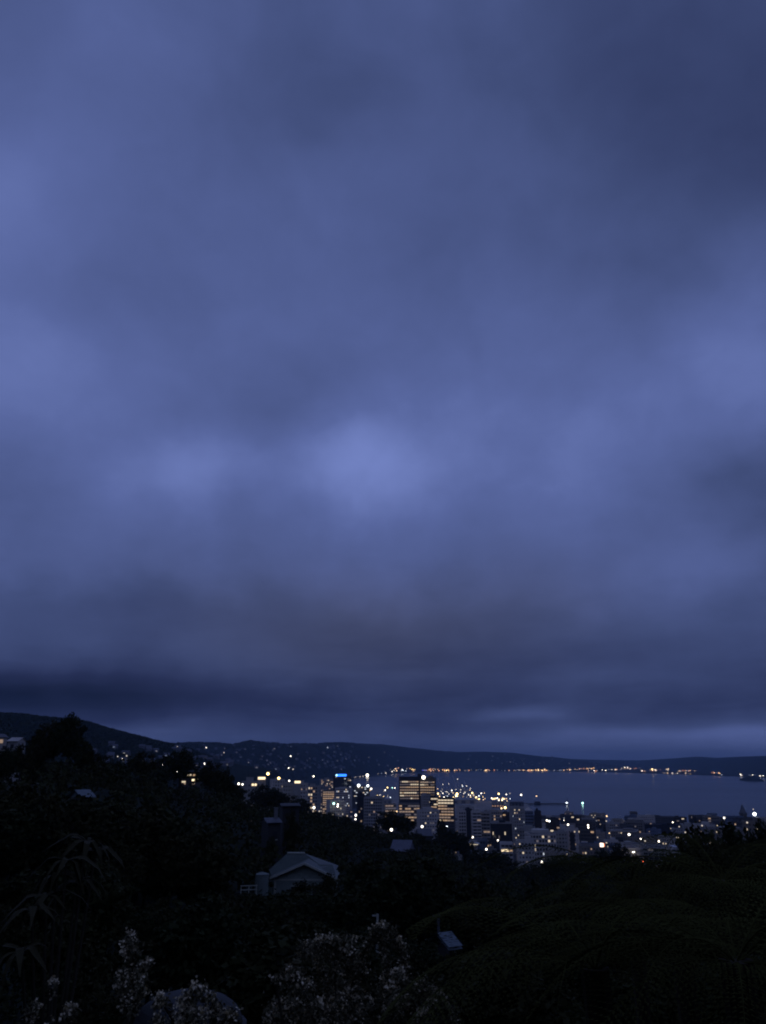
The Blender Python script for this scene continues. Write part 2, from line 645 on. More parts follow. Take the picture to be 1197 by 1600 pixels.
def building(label, u0, u1, vtop, r, style='G', wall='grey', lit=.1, pal='nwf', rot=.15, depth=None, floor=3.3, seed=0,
             rows=False, plant=True, name='office_building', cat='building', group=None, maxlit=90, cap=None, vbot=None, vlit=None):
    """office block: dark glass core behind real floor bands and piers, parapet roof, plant room, lit panes"""
    g = random.Random(seed * 7919 + int(u0 * 31 + vtop))
    if not rows and 0 < lit < .2:
        lit, pal = lit * 1.7 + .02, pal + 'dnf'
    uc = (u0 + u1) / 2
    W = abs(u1 - u0) / 1265 * r / math.cos(AZ(uc)) ** 2 * math.cos(AZ(uc))
    d = depth or max(9.0, min(W, 28) * .8)
    d = min(d, W / (2 * max(.05, abs(math.sin(rot)))))
    w = max(3.0, (W - d * abs(math.sin(rot))) / math.cos(rot))
    az = AZ(uc)
    top = P(uc, vtop, r).z
    cx, cy_ = (r + d / 2) * math.sin(az), (r + d / 2) * math.cos(az)
    z0 = gz(cx, cy_)
    h = max(4.0, top - z0)
    root = thing(name, label, cat, (cx, cy_, z0), -az + rot, group)
    nf = max(1, int(round(h / floor)))
    fh = h / nf
    bf, pw, bay = BAND[style]
    nb = max(1, int(round(w / bay)))
    nd = max(1, int(round(d / bay)))
    wm_ = wallm(wall)
    e = .35
    MB().box(-w / 2 + e, w / 2 - e, -d / 2 + e, d / 2 - e, -6, h - .4).build('glass_core', GLASS, root)
    mb = MB()
    for i in range(nf + 1):
        zc = i * fh
        lo, hi = (zc - fh * bf * .5, zc + fh * bf * .5) if 0 < i < nf else ((-6, fh * bf * .4) if i == 0 else (h - fh * bf * .6, h - .001))
        mb.box(-w / 2, w / 2, -d / 2, d / 2, lo, hi)
    kind(mb.build('floor_bands', wm_, root), 'stuff')
    if pw > 0:
        mb = MB()
        q = .06
        for k in range(nb + 1):
            x = -w / 2 + w * k / nb
            x = min(max(x, -w / 2 + pw / 2), w / 2 - pw / 2)
            for s in (-1, 1):
                mb.box(x - pw / 2 - q, x + pw / 2 + q, s * d / 2 - (.45 if s > 0 else -q), s * d / 2 + (.45 if s < 0 else q) - (q * 2 if s < 0 else 0), -5.9, h - .02)
        for k in range(1, nd):
            y = -d / 2 + d * k / nd
            for s in (-1, 1):
                mb.box(s * w / 2 - (.45 if s > 0 else q), s * w / 2 + (.45 if s < 0 else q), y - pw / 2, y + pw / 2, -5.9, h - .02)
        kind(mb.build('piers', wm_, root), 'stuff')
    rm = MB().box(-w / 2 + .3, w / 2 - .3, -d / 2 + .3, d / 2 - .3, h - .3, h + .05)
    roof = rm.build('roof', ROOFM, root)
    cm = wallm(cap) if cap else wm_
    pm = MB()
    ph = .9
    pm.box(-w / 2 - .05, w / 2 + .05, -d / 2 - .05, -d / 2 + .3, h + .003, h + ph).box(-w / 2 - .05, w / 2 + .05, d / 2 - .3, d / 2 + .05, h + .003, h + ph)
    pm.box(-w / 2 - .05, -w / 2 + .3, -d / 2 + .302, d / 2 - .302, h + .003, h + ph).box(w / 2 - .3, w / 2 + .05, -d / 2 + .302, d / 2 - .302, h + .003, h + ph)
    pm.build('parapet', cm, roof)
    if plant:
        a, b_ = g.uniform(.25, .5) * w, g.uniform(.3, .5) * d
        x, y = g.uniform(-.2, .2) * w, g.uniform(-.1, .2) * d
        hh = g.uniform(1.6, 3.2)
        MB().box(x - a / 2, x + a / 2, y - b_ / 2, y + b_ / 2, h + .05, h + hh).box(x - a / 2 - .2, x + a / 2 + .2, y - b_ / 2 - .2, y + b_ / 2 + .2, h + hh, h + hh + .2).build('plant_room', wm_, roof)
        if g.random() < .5:
            MB().tube([(x, y, h + hh), (x, y, h + hh + g.uniform(3, 6))], [.12, .05], 5).build('aerial', STEEL, roof)
    # lit panes in the recess between bands and piers (camera-side faces)
    pals = {'n': 'lit_neutral', 'w': 'lit_warm', 'd': 'lit_warm_dim', 'c': 'lit_cool', 'f': 'lit_faint', 'b': 'lit_bright', 'o': 'lit_orange'}
    cells = []
    for i in range(nf):
        zc = (i + .5) * fh
        hh = fh * (1 - bf) * .96
        zw = ZC + (top - ZC)            # skip floors hidden far below the roofs in front
        if vbot and z0 + zc < P(uc, vbot, r).z:
            continue
        if vlit and z0 + zc > P(uc, vlit, r).z:
            continue
        on = g.random() < .92 if rows else True
        run, key = 0, None
        for k in range(nb):
            p = lit * (1.6 if rows and on else (.15 if rows else 1))
            if run > 0:
                run -= 1
            elif g.random() < p:
                key = pals[g.choice(pal)]
                run = g.randint(0, 5) if rows else 0
            else:
                continue
            x = -w / 2 + w * (k + .5) / nb
            cells.append((x, -d / 2 + e - .05, zc, w / nb - max(pw, .12), hh, key, 0))
        sx = 1 if rot < 0 else -1        # which flank shows
        for k in range(nd):
            if g.random() < lit * (.9 if on else .1):
                y = -d / 2 + d * (k + .5) / nd
                cells.append((-sx * (w / 2 - e + .05) * (-1 if False else 1), y, zc, d / nd - max(pw, .12), hh, pals[g.choice(pal)], math.pi / 2))
    if len(cells) > maxlit:
        cells = g.sample(cells, maxlit)
    for c in cells:
        pane(root, *c)
    root['h'] = h
    root['w'] = w
    root['d'] = d
    return root


BL = [
    # label, u0,u1,vtop,r, style, wall, lit, palette, rot, extra
    ('dark tower crowned by a glowing blue sign', 521, 549, 1213, 1750, 'R', 'black', .05, 'cf', .2, {}),
    ('slim grey block with warm lit vertical columns left of the blue sign tower', 500, 521, 1218, 1650, 'G', 'grey', .35, 'wnd', .15, {}),
    ('low block with two warm lit floors below the blue sign tower', 504, 523, 1236, 1350, 'R', 'brown', .55, 'wd', .1, dict(rows=True)),
    ('pale block with scattered lit windows under the blue sign tower', 524, 551, 1232, 1400, 'G', 'pale', .25, 'nc', -.2, {}),
    ('pale low building with a teal light on its wall above the dark trees', 511, 541, 1252, 980, 'P', 'pale', .06, 'nc', .25, {}),
    ('dark block with two white lamps on its roof corners', 552, 578, 1229, 1700, 'R', 'dark', .2, 'nc', .1, {}),
    ('narrow unlit black tower left of the wide grey block', 558, 570, 1242, 960, 'G', 'black', .03, 'f', .2, {}),
    ('wide grey block with faint unlit rows of windows behind the round tree', 569, 601, 1247, 930, 'G', 'grey', .03, 'f', -.15, {}),
    ('tallest bright tower with ten warm lit floors', 623, 654, 1215, 1150, 'C', 'dark', .72, 'wwdddnf', .06, dict(rows=True, floor=3.6, maxlit=150, vbot=1249, vlit=1219, plant=False, cap='black')),
    ('lit twin tower with a white floodlight on its roof', 656, 681, 1216, 1200, 'C', 'dark', .6, 'wddfn', -.12, dict(rows=True, floor=3.6, maxlit=120, vbot=1246, vlit=1220, cap='black')),
    ('tall black windowless slab between the two bright towers', 652.5, 658, 1210, 1235, 'F', 'black', .0, 'f', .0, dict(plant=False, depth=9)),
    ('podium block with bright ground floors beneath the tallest tower', 622, 655, 1257, 1050, 'R', 'brown', .5, 'wddf', .05, dict(rows=True, plant=False)),
    ('grey concrete block under the lit twin tower', 657, 672, 1243, 1080, 'P', 'grey', .02, 'f', .1, {}),
    ('dark block with two long warm window strips right of the grey concrete block', 671, 686, 1246, 1060, 'R', 'black', .35, 'wn', .1, dict(rows=True)),
    ('dark office with many warm lit floor strips right of the twin towers', 683, 709, 1248, 1020, 'R', 'dark', .42, 'wwdn', -.1, dict(rows=True, vbot=1285)),
    ('wide warm lit low facade left of the tallest tower', 600, 619, 1257, 1150, 'R', 'cream', .5, 'wdf', .12, dict(rows=True, plant=False)),
    ('pale block with two lit window columns below the twin towers', 650, 685, 1267, 850, 'P', 'pale', .22, 'dnf', .15, {}),
    ('low pale roofed hall by the container port road', 711, 739, 1260, 1450, 'B', 'pale', 0, 'f', .2, {}),
    ('pale striped tower at the left of the close tower row', 712, 726, 1268, 900, 'G', 'pale', .02, 'f', .2, {}),
    ('dark blue tower between two pale striped towers', 724.5, 735, 1265, 905, 'F', 'black', .0, 'f', .15, {}),
    ('pale tower with fine floor stripes right of the dark blue tower', 733.5, 749, 1269, 880, 'R', 'pale', .02, 'f', .2, {}),
    ('banded office tower with one warm lit floor near its middle', 747, 764, 1270, 890, 'R', 'grey', .12, 'wdf', -.15, dict(rows=True)),
    ('bulky dark brown glass tower with a pale roof rim', 763, 795, 1287, 790, 'F', 'black', .02, 'n', .08, dict(cap='grey')),
    ('grey block with warm windows peeping over the brown glass tower', 760, 781, 1268, 960, 'G', 'grey', .3, 'wdn', .1, {}),
    ('squat dark block with a few lamps behind the brown glass tower', 778, 797, 1271, 980, 'R', 'black', .12, 'nw', -.1, {}),
    ('speckled concrete apartment tower with scattered white lit windows', 793, 816, 1263, 900, 'P', 'grey', .14, 'nnc', .18, dict(floor=3.0)),
    ('grey tower with a pointed pale roof by the slim black tower', 815, 829, 1268, 960, 'R', 'blue', .04, 'f', .1, {}),
    ('slim black tower standing against the water', 831, 841, 1268, 930, 'F', 'black', .02, 'n', .1, {}),
    ('low dark block with two white lamps left of the harbour ferry hall', 848, 868, 1281, 950, 'R', 'black', .05, 'n', .1, {}),
    ('long pale low block with a flat roof before the slim black tower', 803, 836, 1297, 800, 'P', 'grey', .03, 'n', -.2, {}),
    ('large pale block with rounded plan above the dark tree line', 815, 861, 1304, 740, 'G', 'pale', .05, 'ncf', .22, {}),
    ('pale concrete block with white plinth at the edge of the trees', 801, 828, 1315, 690, 'P', 'pale', .06, 'nf', .12, {}),
    ('white fronted low block with brightly lit shop floor', 776, 795, 1318, 700, 'R', 'white', .6, 'nwb', .1, dict(rows=True, plant=False, vlit=1323, vbot=1329)),
    ('pale tower with a tall dark recess in its face', 876, 896, 1296, 760, 'P', 'pale', .05, 'nc', .1, {}),
    ('pale stepped flats left of the tower with the dark recess', 859, 879, 1301, 755, 'P', 'grey', .12, 'cno', .15, {}),
    ('dark office with bright yellow upper floors', 894, 922, 1286, 880, 'R', 'dark', .45, 'wnb', -.12, dict(rows=True, vlit=1296, vbot=1309)),
    ('low pale shop row with lit fronts below the yellow floored office', 897, 937, 1323, 730, 'P', 'brown', .15, 'wn', .1, dict(plant=False)),
    ('dark narrow block on the waterfront left of the dock crane', 926, 936, 1284, 1300, 'F', 'dark', .0, 'f', .1, {}),
    ('broad dark waterfront block below the dock crane', 935, 976, 1288, 1250, 'R', 'dark', .02, 'f', .12, {}),
    ('broad dim block with pale roof edge beyond the warm street sign', 948, 986, 1299, 960, 'P', 'brown', .03, 'n', -.1, dict(cap='pale')),
    ('dark museum like hall with overhanging flat roof on the waterfront', 1004, 1042, 1277, 1330, 'R', 'dark', .05, 'c', -.1, {}),
    ('low dark hall in front of the overhanging flat roof', 1000, 1050, 1289, 1180, 'P', 'black', .0, 'f', .1, {}),
    ('pale gabled warehouse among roofs beside the big fern tree', 1012, 1042, 1309, 900, 'P', 'pale', .06, 'nw', .2, dict(plant=False)),
    ('dim flat roofed block with a white ground floor lamp', 982, 1014, 1309, 880, 'P', 'brown', .05, 'nc', -.15, {}),
    ('low block with a bright sign front near the red lamp', 1012, 1040, 1323, 780, 'R', 'grey', .05, 'n', .1, dict(plant=False)),
    ('low building with an oval white roof', 1036, 1060, 1325, 760, 'R', 'white', .0, 'f', .1, dict(plant=False)),
    ('boxy dark waterfront building with vertical slats', 1070, 1091, 1275, 1300, 'F', 'black', .02, 'n', .06, dict(plant=False)),
    ('grey low terrace beside the slatted waterfront box', 1058, 1078, 1290, 1150, 'P', 'grey', .03, 'n', .1, {}),
    ('long dark quay shed with white lamps along its eave', 1092, 1148, 1282, 1280, 'P', 'dark', .02, 'n', .03, dict(plant=False)),
    ('dim office row behind the fern tree', 1086, 1150, 1297, 900, 'P', 'brown', .03, 'n', .1, {}),
    ('apartment block with vertical columns of warm lit windows', 1152, 1180, 1285, 640, 'P', 'brown', .30, 'wn', .12, dict(floor=2.9)),
    ('pale apartment block at the right edge with paired lit windows', 1179, 1205, 1286, 660, 'P', 'pale', .14, 'wn', .1, dict(floor=2.9)),
    ('small apartment tower with a lit stairwell on the wooded left slope', 379, 404, 1223, 520, 'P', 'grey', .05, 'wn', .2, dict(floor=3.0)),
    ('pale flat roofed block under the two yellow globe lamps', 423, 446, 1219, 800, 'P', 'pale', .03, 'f', .2, {}),
    ('grey stepped block right of the yellow globe lamps', 440, 462, 1226, 760, 'P', 'grey', .03, 'f', -.2, {}),
    ('tall pale slab block left of the lit office cluster', 464, 482, 1225, 820, 'P', 'pale', .03, 'f', .2, {}),
    ('low office with a bright lit corner beside the pale slab block', 482, 500, 1229, 900, 'G', 'grey', .35, 'wn', -.2, {}),
]
ROOTS = {}
for i, (lab, u0, u1, vt, r, st, wl, lt, pal, rot, ex) in enumerate(BL):
    if st == 'B':
        st = 'P'
    ROOTS[lab[:24]] = building(lab, u0, u1, vt, r, st, wl, lt, pal, rot, seed=i, **ex)

# special features on some of them
o = ROOTS['dark tower crowned by a '[:24]]
w_, d_, h_ = o['w'], o['d'], o['h']
SG = MB().box(-.5, .5, -.06, .06, -.5, .5).mesh('roof_sign', emit('sign_blue', (.015, .16, 1), 3))
s_ = link('roof_sign', SG, o)
s_.location = (-.08 * w_, -d_ / 2 - .5, h_ + 2.2)
s_.scale = (w_ * .55, 1, 4.6)
SG2 = MB().box(-.5, .5, -.08, .08, -.5, .5).mesh('sign_emblem', emit('sign_pale', (.35, .7, 1), 3))
s2 = link('sign_emblem', SG2, o)
s2.location = (-.42 * w_, -d_ / 2 - .6, h_ + 2.2)
s2.scale = (w_ * .1, 1, 3.6)
MB().box(-w_ * .45, w_ * .2, -d_ / 2 - .4, -d_ / 2 - .25, h_ + .9, h_ + 4.2).build('sign_frame', STEEL, o)

o = ROOTS['small apartment tower with a'[:24]]
w_, d_, h_ = o['w'], o['d'], o['h']
for k in range(5):
    pane(o, .12 * w_, -d_ / 2 - .1, h_ * .25 + k * 1.9, 1.2, 1.2, 'lit_warm')
pane(o, .05 * w_, -d_ / 2 - .12, max(1.5, h_ * .08), 3.0, 1.4, 'lit_bright')
for x in (.12, .32):
    pane(o, x * w_, -d_ / 2 - .12, h_ - 1.2, 1.2, 1.2, 'lit_bright')

o = ROOTS['pale tower with a tall da'[:24]]
w_, d_, h_ = o['w'], o['d'], o['h']
MB().box(-w_ * .2, w_ * .18, -d_ / 2 - .25, -d_ / 2 - .1, h_ * .45, h_ * .93).build('recess_panel', GLASS, o)

o = ROOTS['low building with an oval '[:24]]
w_, d_, h_ = o['w'], o['d'], o['h']
MB().ball((0, 0, h_ + .9), w_ * .52, 24, 8, .16).build('oval_roof', mat('white_roof', (.6, .6, .62), .6, .08, .4), o)

o = ROOTS['large pale block with rou'[:24]]
w_, d_, h_ = o['w'], o['d'], o['h']
MB().tube([(0, 0, h_ + .9), (0, 0, h_ + 3.6)], [w_ * .33, w_ * .33], 28).build('round_drum', wallm('pale'), o)

o = ROOTS['grey tower with a pointed'[:24]]
w_, d_, h_ = o['w'], o['d'], o['h']
MB().add([(-w_ / 2, -d_ / 2, h_ + .95), (w_ / 2, -d_ / 2, h_ + .95), (w_ / 2, d_ / 2, h_ + .95), (-w_ / 2, d_ / 2, h_ + .95), (0, 0, h_ + 5)],
         [(0, 1, 4), (1, 2, 4), (2, 3, 4), (3, 0, 4), (3, 2, 1, 0)]).build('pointed_roof', wallm('pale'), o)

# small blocks filling the streets between, too dim to tell apart
g = random.Random(77)
FILL_L = 'low dim city block lost among the dim roofs of the town'
for i in range(190):
    u = g.uniform(470, 1200)
    r = g.uniform(700, 1380)
    if u < 560 and r < 900:
        continue
    az = AZ(u)
    x, y = r * math.sin(az), r * math.cos(az)
    z = gz(x, y)
    hgt = g.uniform(6, 19)
    vt = CY + F_PX * math.tan(PITCH + math.atan2(ZC - z - hgt, r))
    wpx = g.uniform(11, 26) / r * 1265
    building(FILL_L, u - wpx / 2, u + wpx / 2, vt, r, g.choice('RGPP'), g.choice(['grey', 'brown', 'dark', 'pale', 'cream', 'blue']),
             g.choice([.02, .05, .10, .16]), g.choice(['nf', 'wdf', 'ncf']), g.uniform(-.4, .4), seed=200 + i, group='dim low city blocks',
             maxlit=10, plant=g.random() < .5)

# ------------------------------------------------------------------ lamps
LAMPS = {'white': ((1, .90, .74), 5), 'warm': ((1, .66, .32), 3.2), 'amber': ((1, .55, .20), 2.4), 'cool': ((.84, .93, 1), 5),
         'orange': ((1, .42, .16), 1.8), 'green': ((.5, 1, .85), 4), 'red': ((1, .13, .04), 4), 'yellow': ((1, .70, .26), 6),
         'dim': ((1, .85, .65), .7), 'dimcool': ((.75, .85, 1), .5), 'violet': ((.2, .16, 1), 1.6)}
LAMP_MESH = {}
POLE_MESH = MB().tube([(0, 0, 0), (0, 0, 1)], [1, .6], 6).mesh('pole', STEEL)


def lamp_head(color, shape):
    k = (color, shape)
    if k not in LAMP_MESH:
        c, s = LAMPS[color]
        mb = MB()
        if shape == 'globe':
            mb.ball((0, 0, 0), 1, 10, 6)
        else:
            mb.box(-1.2, 1.2, -.5, .5, -.45, .45)
        LAMP_MESH[k] = mb.mesh('lamp_head', emit('lamp_' + color, c, s))
    return LAMP_MESH[k]


def lamp(label, p, color='white', size=1.0, shape='globe', name='street_lamp', cat='street lamp', group=None, bracket=True):
    """pole from the ground to the lamp, cross-arm and glowing head"""
    z0 = max(gz(p.x, p.y), -1.0)
    root = thing(name, label, cat, (p.x, p.y, z0), -math.atan2(p.x, p.y), group)
    h = max(p.z - z0, 2.0)
    if bracket:
        po = link('pole', POLE_MESH, root)
        pr = max(.09, size * .14)
        po.scale = (pr, pr, h - size * .3)
    hd = link('lamp_head', lamp_head(color, shape), root)
    hd.location = (0, 0, h)
    hd.scale = (size, size, size)
    return root


def hit(u, v, hgt=9, r0=60, r1=14000):
    """distance at which the sight line passes hgt metres above the land"""
    az, el = px_dir(u, v)
    r = np.geomspace(r0, r1, 900)
    ok = np.nonzero(ZC + r * math.tan(el) - ground(r * math.sin(az), r * math.cos(az)) <= hgt)[0]
    return float(r[ok[0]]) if len(ok) else None


def lampat(label, u, v, color='white', r=None, px=2.0, hgt=9, **kw):
    """px: head diameter in photograph pixels"""
    r = r or hit(u, v, hgt) or 900
    p = P(u, v, r)
    return lamp(label, p, color, px * .82 / 2 / 1265 * r, **kw)


lampat('large yellow globe lamp standing above the left hillside roofs', 418.7, 1209, 'yellow', 700, 5.0)
lampat('second yellow globe lamp lower and right of the large one', 435.7, 1216, 'yellow', 690, 4.6)
lampat('white lamp at the edge of the trees below the pale slab block', 490.6, 1262, 'white', 560, 4.2)
lampat('small white lamp just right of the brighter lamp at the tree edge', 499, 1267.5, 'dim', 560, 2.5)
lampat('small white lamp in the trees below the teal lit building', 542, 1278, 'white', 520, 2.4)
lampat('upper of two close lamps by the narrow black tower', 556, 1274, 'white', 700, 3.2)
lampat('lower of two close lamps by the narrow black tower', 555.5, 1280, 'white', 690, 2.6)
lampat('bright white street lamp left of the round dark tree', 590.7, 1285.6, 'white', 480, 4.6)
lampat('brightest lamp hanging below the round dark tree', 611.6, 1296.5, 'white', 380, 4.6)
lampat('white lamp above the pale shed roof', 659.6, 1291.5, 'white', 650, 4.0)
lampat('white lamp right of the narrow dark tree', 698, 1292, 'cool', 640, 3.6)
lampat('small warm lamp at the foot of the podium block', 620, 1268, 'warm', 1000, 3.2)
lampat('small orange lamp within the dark trees', 717, 1310, 'orange', 560, 3.0)
lampat('warm lamp at the tree line below the banded tower', 760, 1327, 'white', 640, 3.4)
lampat('lamp on the left of the pair by the squat dark block', 783.6, 1263, 'warm', 965, 2.8)
lampat('bright warm lamp on the right of the pair by the squat dark block', 789.5, 1262, 'yellow', 960, 4.0)
lampat('white lamp low on the tree line under the rounded pale block', 846.6, 1346.6, 'white', 560, 3.0)
lampat('left lamp of a white pair beside the slim black tower', 854.6, 1282, 'white', 940, 2.8)
lampat('right lamp of a white pair beside the slim black tower', 858.5, 1283, 'cool', 938, 2.8)
lampat('white lamp in front of the brown glass tower', 778, 1313, 'white', 770, 2.6)
lampat('bright lamp before the pale striped tower foot', 738.5, 1308, 'white', 820, 3.2)
lampat('lamp above the office with yellow floors', 887.6, 1288.6, 'white', 860, 3.2)
lampat('upper lamp of a stacked pair by the yellow floored office', 919, 1289.5, 'white', 850, 2.8)
lampat('lower lamp of a stacked pair by the yellow floored office', 919.3, 1293, 'white', 848, 2.6)
lampat('bright white lamp above the dim flat roofed block', 983, 1304, 'white', 850, 3.8)
lampat('white lamp between dim roofs left of the gabled warehouse', 1001, 1311, 'white', 840, 2.8)
lampat('smaller white lamp just left of the gabled warehouse', 1008, 1314, 'dim', 840, 2.4)
lampat('lamp on the roof of the gabled warehouse', 1029.6, 1314.6, 'white', 860, 3.0)
lampat('white lamp left of the yard with the low dim blocks', 990, 1331.5, 'white', 720, 3.6, shape='bar')
lampat('red traffic lamp low at the tree line', 1004.6, 1345, 'red', 540, 3.6)
lampat('pale lamp on the quay left of the long shed', 1094.6, 1278.5, 'white', 1270, 3.0)
lampat('white lamp above the middle of the long quay shed', 1131.7, 1278, 'white', 1275, 3.0)
lampat('first eave lamp of the long quay shed', 1108.6, 1285.5, 'white', 1270, 3.2, shape='bar')
lampat('second eave lamp of the long quay shed', 1132.5, 1285.7, 'white', 1270, 3.4, shape='bar')
lampat('third and brightest eave lamp of the long quay shed', 1145, 1285.7, 'white', 1270, 3.4, shape='bar')
lampat('faint lamp above the warm lit apartment block', 1167.5, 1285.3, 'dim', 635, 3.0)
lampat('faint lamp above the right edge apartment block', 1191, 1285.3, 'dim', 655, 3.0)
lampat('lamp before the dim office row', 1133, 1303, 'white', 880, 2.8)
lampat('small lamp below the quay shed end', 1097, 1290, 'dim', 1100, 2.6)
lampat('very bright white floodlight on a tall pole at the right edge', 1179, 1272, 'cool', 1250, 5.6, name='floodlight_mast', cat='floodlight')
lampat('tiny lamp above the bright floodlight', 1177, 1264.5, 'dim', 1300, 1.8)
lampat('strip lamp on the grey low terrace', 1072, 1300.5, 'dim', 1000, 4, shape='bar')
lampat('white floodlight on the lit twin tower roof', 661.8, 1214.8, 'white', 1190, 6.5, name='roof_floodlight', cat='floodlight', bracket=False)
lampat('left roof corner lamp of the dark block', 560.5, 1227.3, 'cool', 1690, 5.0, name='roof_floodlight', cat='floodlight', bracket=False)
lampat('right roof corner lamp of the dark block', 574.8, 1227.8, 'cool', 1690, 4.2, name='roof_floodlight', cat='floodlight', bracket=False)
lampat('teal lamp on the wall of the pale low building', 521.5, 1255.5, 'green', 970, 3.8, name='wall_lamp', cat='wall lamp', bracket=False)
lampat('upper white wall lamp beside the teal lamp', 528, 1257, 'white', 970, 2.8, name='wall_lamp', cat='wall lamp', bracket=False)
lampat('lower white wall lamp beside the teal lamp', 527.7, 1260, 'white', 970, 3.0, name='wall_lamp', cat='wall lamp', bracket=False)
lampat('big white shore lamp at the left end of the bay', 574, 1211.3, 'white', 5600, 5.4, name='floodlight_mast', cat='floodlight')
# street lamps too small to tell apart, through the streets of the town
for i in range(95):
    u = rnd.uniform(480, 1195)
    r = rnd.uniform(800, 1390)
    a = AZ(u)
    x, y = r * math.sin(a), r * math.cos(a)
    lamp('tiny street lamp glinting between the city roofs', Vector((x, y, gz(x, y) + rnd.uniform(8, 17))), rnd.choice(['white', 'warm', 'dim', 'dim', 'dimcool']),
         rnd.uniform(.4, .95) * r / 1265, group='small city street lamps')
# yard lamps of the port
YARD = [(580, 1232.5, 5.0), (578, 1235, 3.5), (605.5, 1230.5, 4.0), (602, 1234.5, 4.0), (600, 1236, 3), (613, 1231, 3.4), (617, 1231.3, 3.4), (585, 1247, 2.6), (590, 1243, 3), (597.5, 1248, 3.6),
        (606, 1243, 2.6), (610, 1246, 2.6), (594, 1242, 2.2), (684, 1232.5, 2.6), (684.5, 1240, 4.2), (692, 1239.5, 3), (691, 1233, 2.4), (699, 1244.5, 3.2), (706, 1235, 3.6), (708, 1239, 2.6), (714.2, 1240.5, 6.6), (713, 1244, 4),
        (726, 1237.5, 3.8), (723, 1228.5, 2.2), (729, 1228.2, 2.0), (734.4, 1234.3, 2.6), (738, 1239, 4.4), (735, 1243, 3), (741, 1243, 2.6), (748.5, 1243.5, 3.4), (752, 1239.6, 4), (757, 1239.2, 2.4),
        (779.2, 1240.3, 4.6), (791.2, 1241.2, 3.6), (796.7, 1239.8, 3.6), (797, 1248, 2.4), (814.3, 1242, 4.6), (838.3, 1244, 3.4)]
YLAB = {30: 'brighter lamp of the pair just right of the container cranes', 31: 'fainter lamp of the pair just right of the container cranes', 32: 'bright quay lamp above the tan lit wharf shed', 33: 'left lamp of the close pair on the quay', 34: 'right lamp of the close pair on the quay',
        35: 'small lamp directly below the close pair on the quay', 36: 'bright lone lamp above the dark long wharf shed', 37: 'rightmost mast lamp before the long dark wharf', 20: 'largest and brightest lamp amid the container cranes'}
for i, (u, v, s) in enumerate(YARD):
    rr0 = float(np.interp(AZ(u), NEAR_A, NEAR_R))
    lab_ = YLAB.get(i) or ('yard lamp on a mast in the port left of the tallest lit tower' if u < 625 else 'yard lamp among the container cranes right of the twin towers')
    lampat(lab_, u, v, ('white', 'warm', 'yellow', 'white', 'dim', 'cool')[i % 6] if i != 5 else 'green',
           min(rr0 - 60, hit(u, v, 28, 1500) or 1e9), s * (.62 if s > 4 else .5), name='floodlight_mast', cat='floodlight', group='container port yard lamps')
for i in range(64):
    u = rnd.uniform(764, 796) if i < 24 else rnd.uniform(584, 615) if i < 32 else rnd.uniform(684, 760)
    v = 1250 - (u - 764) * .0 + rnd.uniform(-3, 1.5) if i < 24 else rnd.uniform(1243, 1251)
    rr0 = float(np.interp(AZ(u), NEAR_A, NEAR_R))
    lampat('small warm wharf lamp low over the port pavement', u, v, rnd.choice(['warm', 'yellow', 'white', 'dim']), min(rr0 - 30, hit(u, v, 8, 1500) or 1e9), rnd.uniform(1.0, 2.3),
           name='wharf_lamp', cat='wharf lamp', group='low wharf lamps')

# ------------------------------------------------------------------ port: gantry cranes, sheds, wharves
CRANEM = mat('crane_paint', (.45, .45, .44), .6, .2, .5)


def gantry(label, u, v_top, r, boom_up, h=46):
    p = P(u, v_top, r)
    z0 = gz(p.x, p.y)
    H = p.z - z0
    t = thing('container_crane', label, 'crane', (p.x, p.y, z0), -math.atan2(p.x, p.y) + .7)
    hw, hd, B = 8, 9, H * .52
    for sx in (-1, 1):
        for sy in (-1, 1):
            MB().box(sx * hw - .7, sx * hw + .7, sy * hd - .7, sy * hd + .7, 0, B).build('leg', CRANEM, t)
    for (x, y, z) in ((0, hd + 4, B - 1.0), (0, -hd + 2, B - 1.0), (-hw, hd + 1, B * .5), (hw, -hd - 1.2, B * .6), (0, hd - 4, H + .5)):
        fl_ = link('floodlight', lamp_head('white', 'bar'), t)
        fl_.location = (x, y, z)
        fl_.scale = (.7, .7, .7)
    MB().box(-hw - .7, hw + .7, -hd - .6, -hd + .6, B * .45, B * .45 + 1.4).box(-hw - .7, hw + .7, hd - .6, hd + .6, B * .45, B * .45 + 1.4).build('cross_beam', CRANEM, t)
    MB().box(-1.6, 1.6, -hd - 14, hd + 1, B, B + 2.4).build('girder', CRANEM, t)
    MB().box(-3, 3, -hd - 10, -hd - 2, B + 2.45, B + 6).build('machine_house', CRANEM, t)
    MB().tube([(-hw, hd, B), (0, hd - 3, H - 1)], [.7, .5], 4).tube([(hw, hd, B), (0, hd - 3, H - 1)], [.7, .5], 4).tube([(0, -hd, B + 2), (0, hd - 3, H - 1)], [.5, .4], 4).build('apex_frame', CRANEM, t)
    tip = (0, hd + 38 * math.cos(boom_up), B + 1.2 + 38 * math.sin(boom_up))
    MB().tube([(0, hd, B + 1.2), tip], [1.3, .9], 4).build('boom', CRANEM, t)
    MB().tube([(0, hd - 3, H - 1), tip], [.25, .25], 4).build('stay', CRANEM, t)
    return t


gantry('left container crane among the port lamps', 694, 1226, 2300, R(60))
gantry('tallest container crane with its boom raised over the port', 717, 1218, 2200, R(62))
gantry('container crane with a level boom right of the tallest one', 724, 1227, 2230, R(4))
gantry('short crane at the right end of the port lamps', 737, 1232, 2180, R(55))
gantry('far crane left of the tallest container crane', 703, 1225, 2420, R(58))


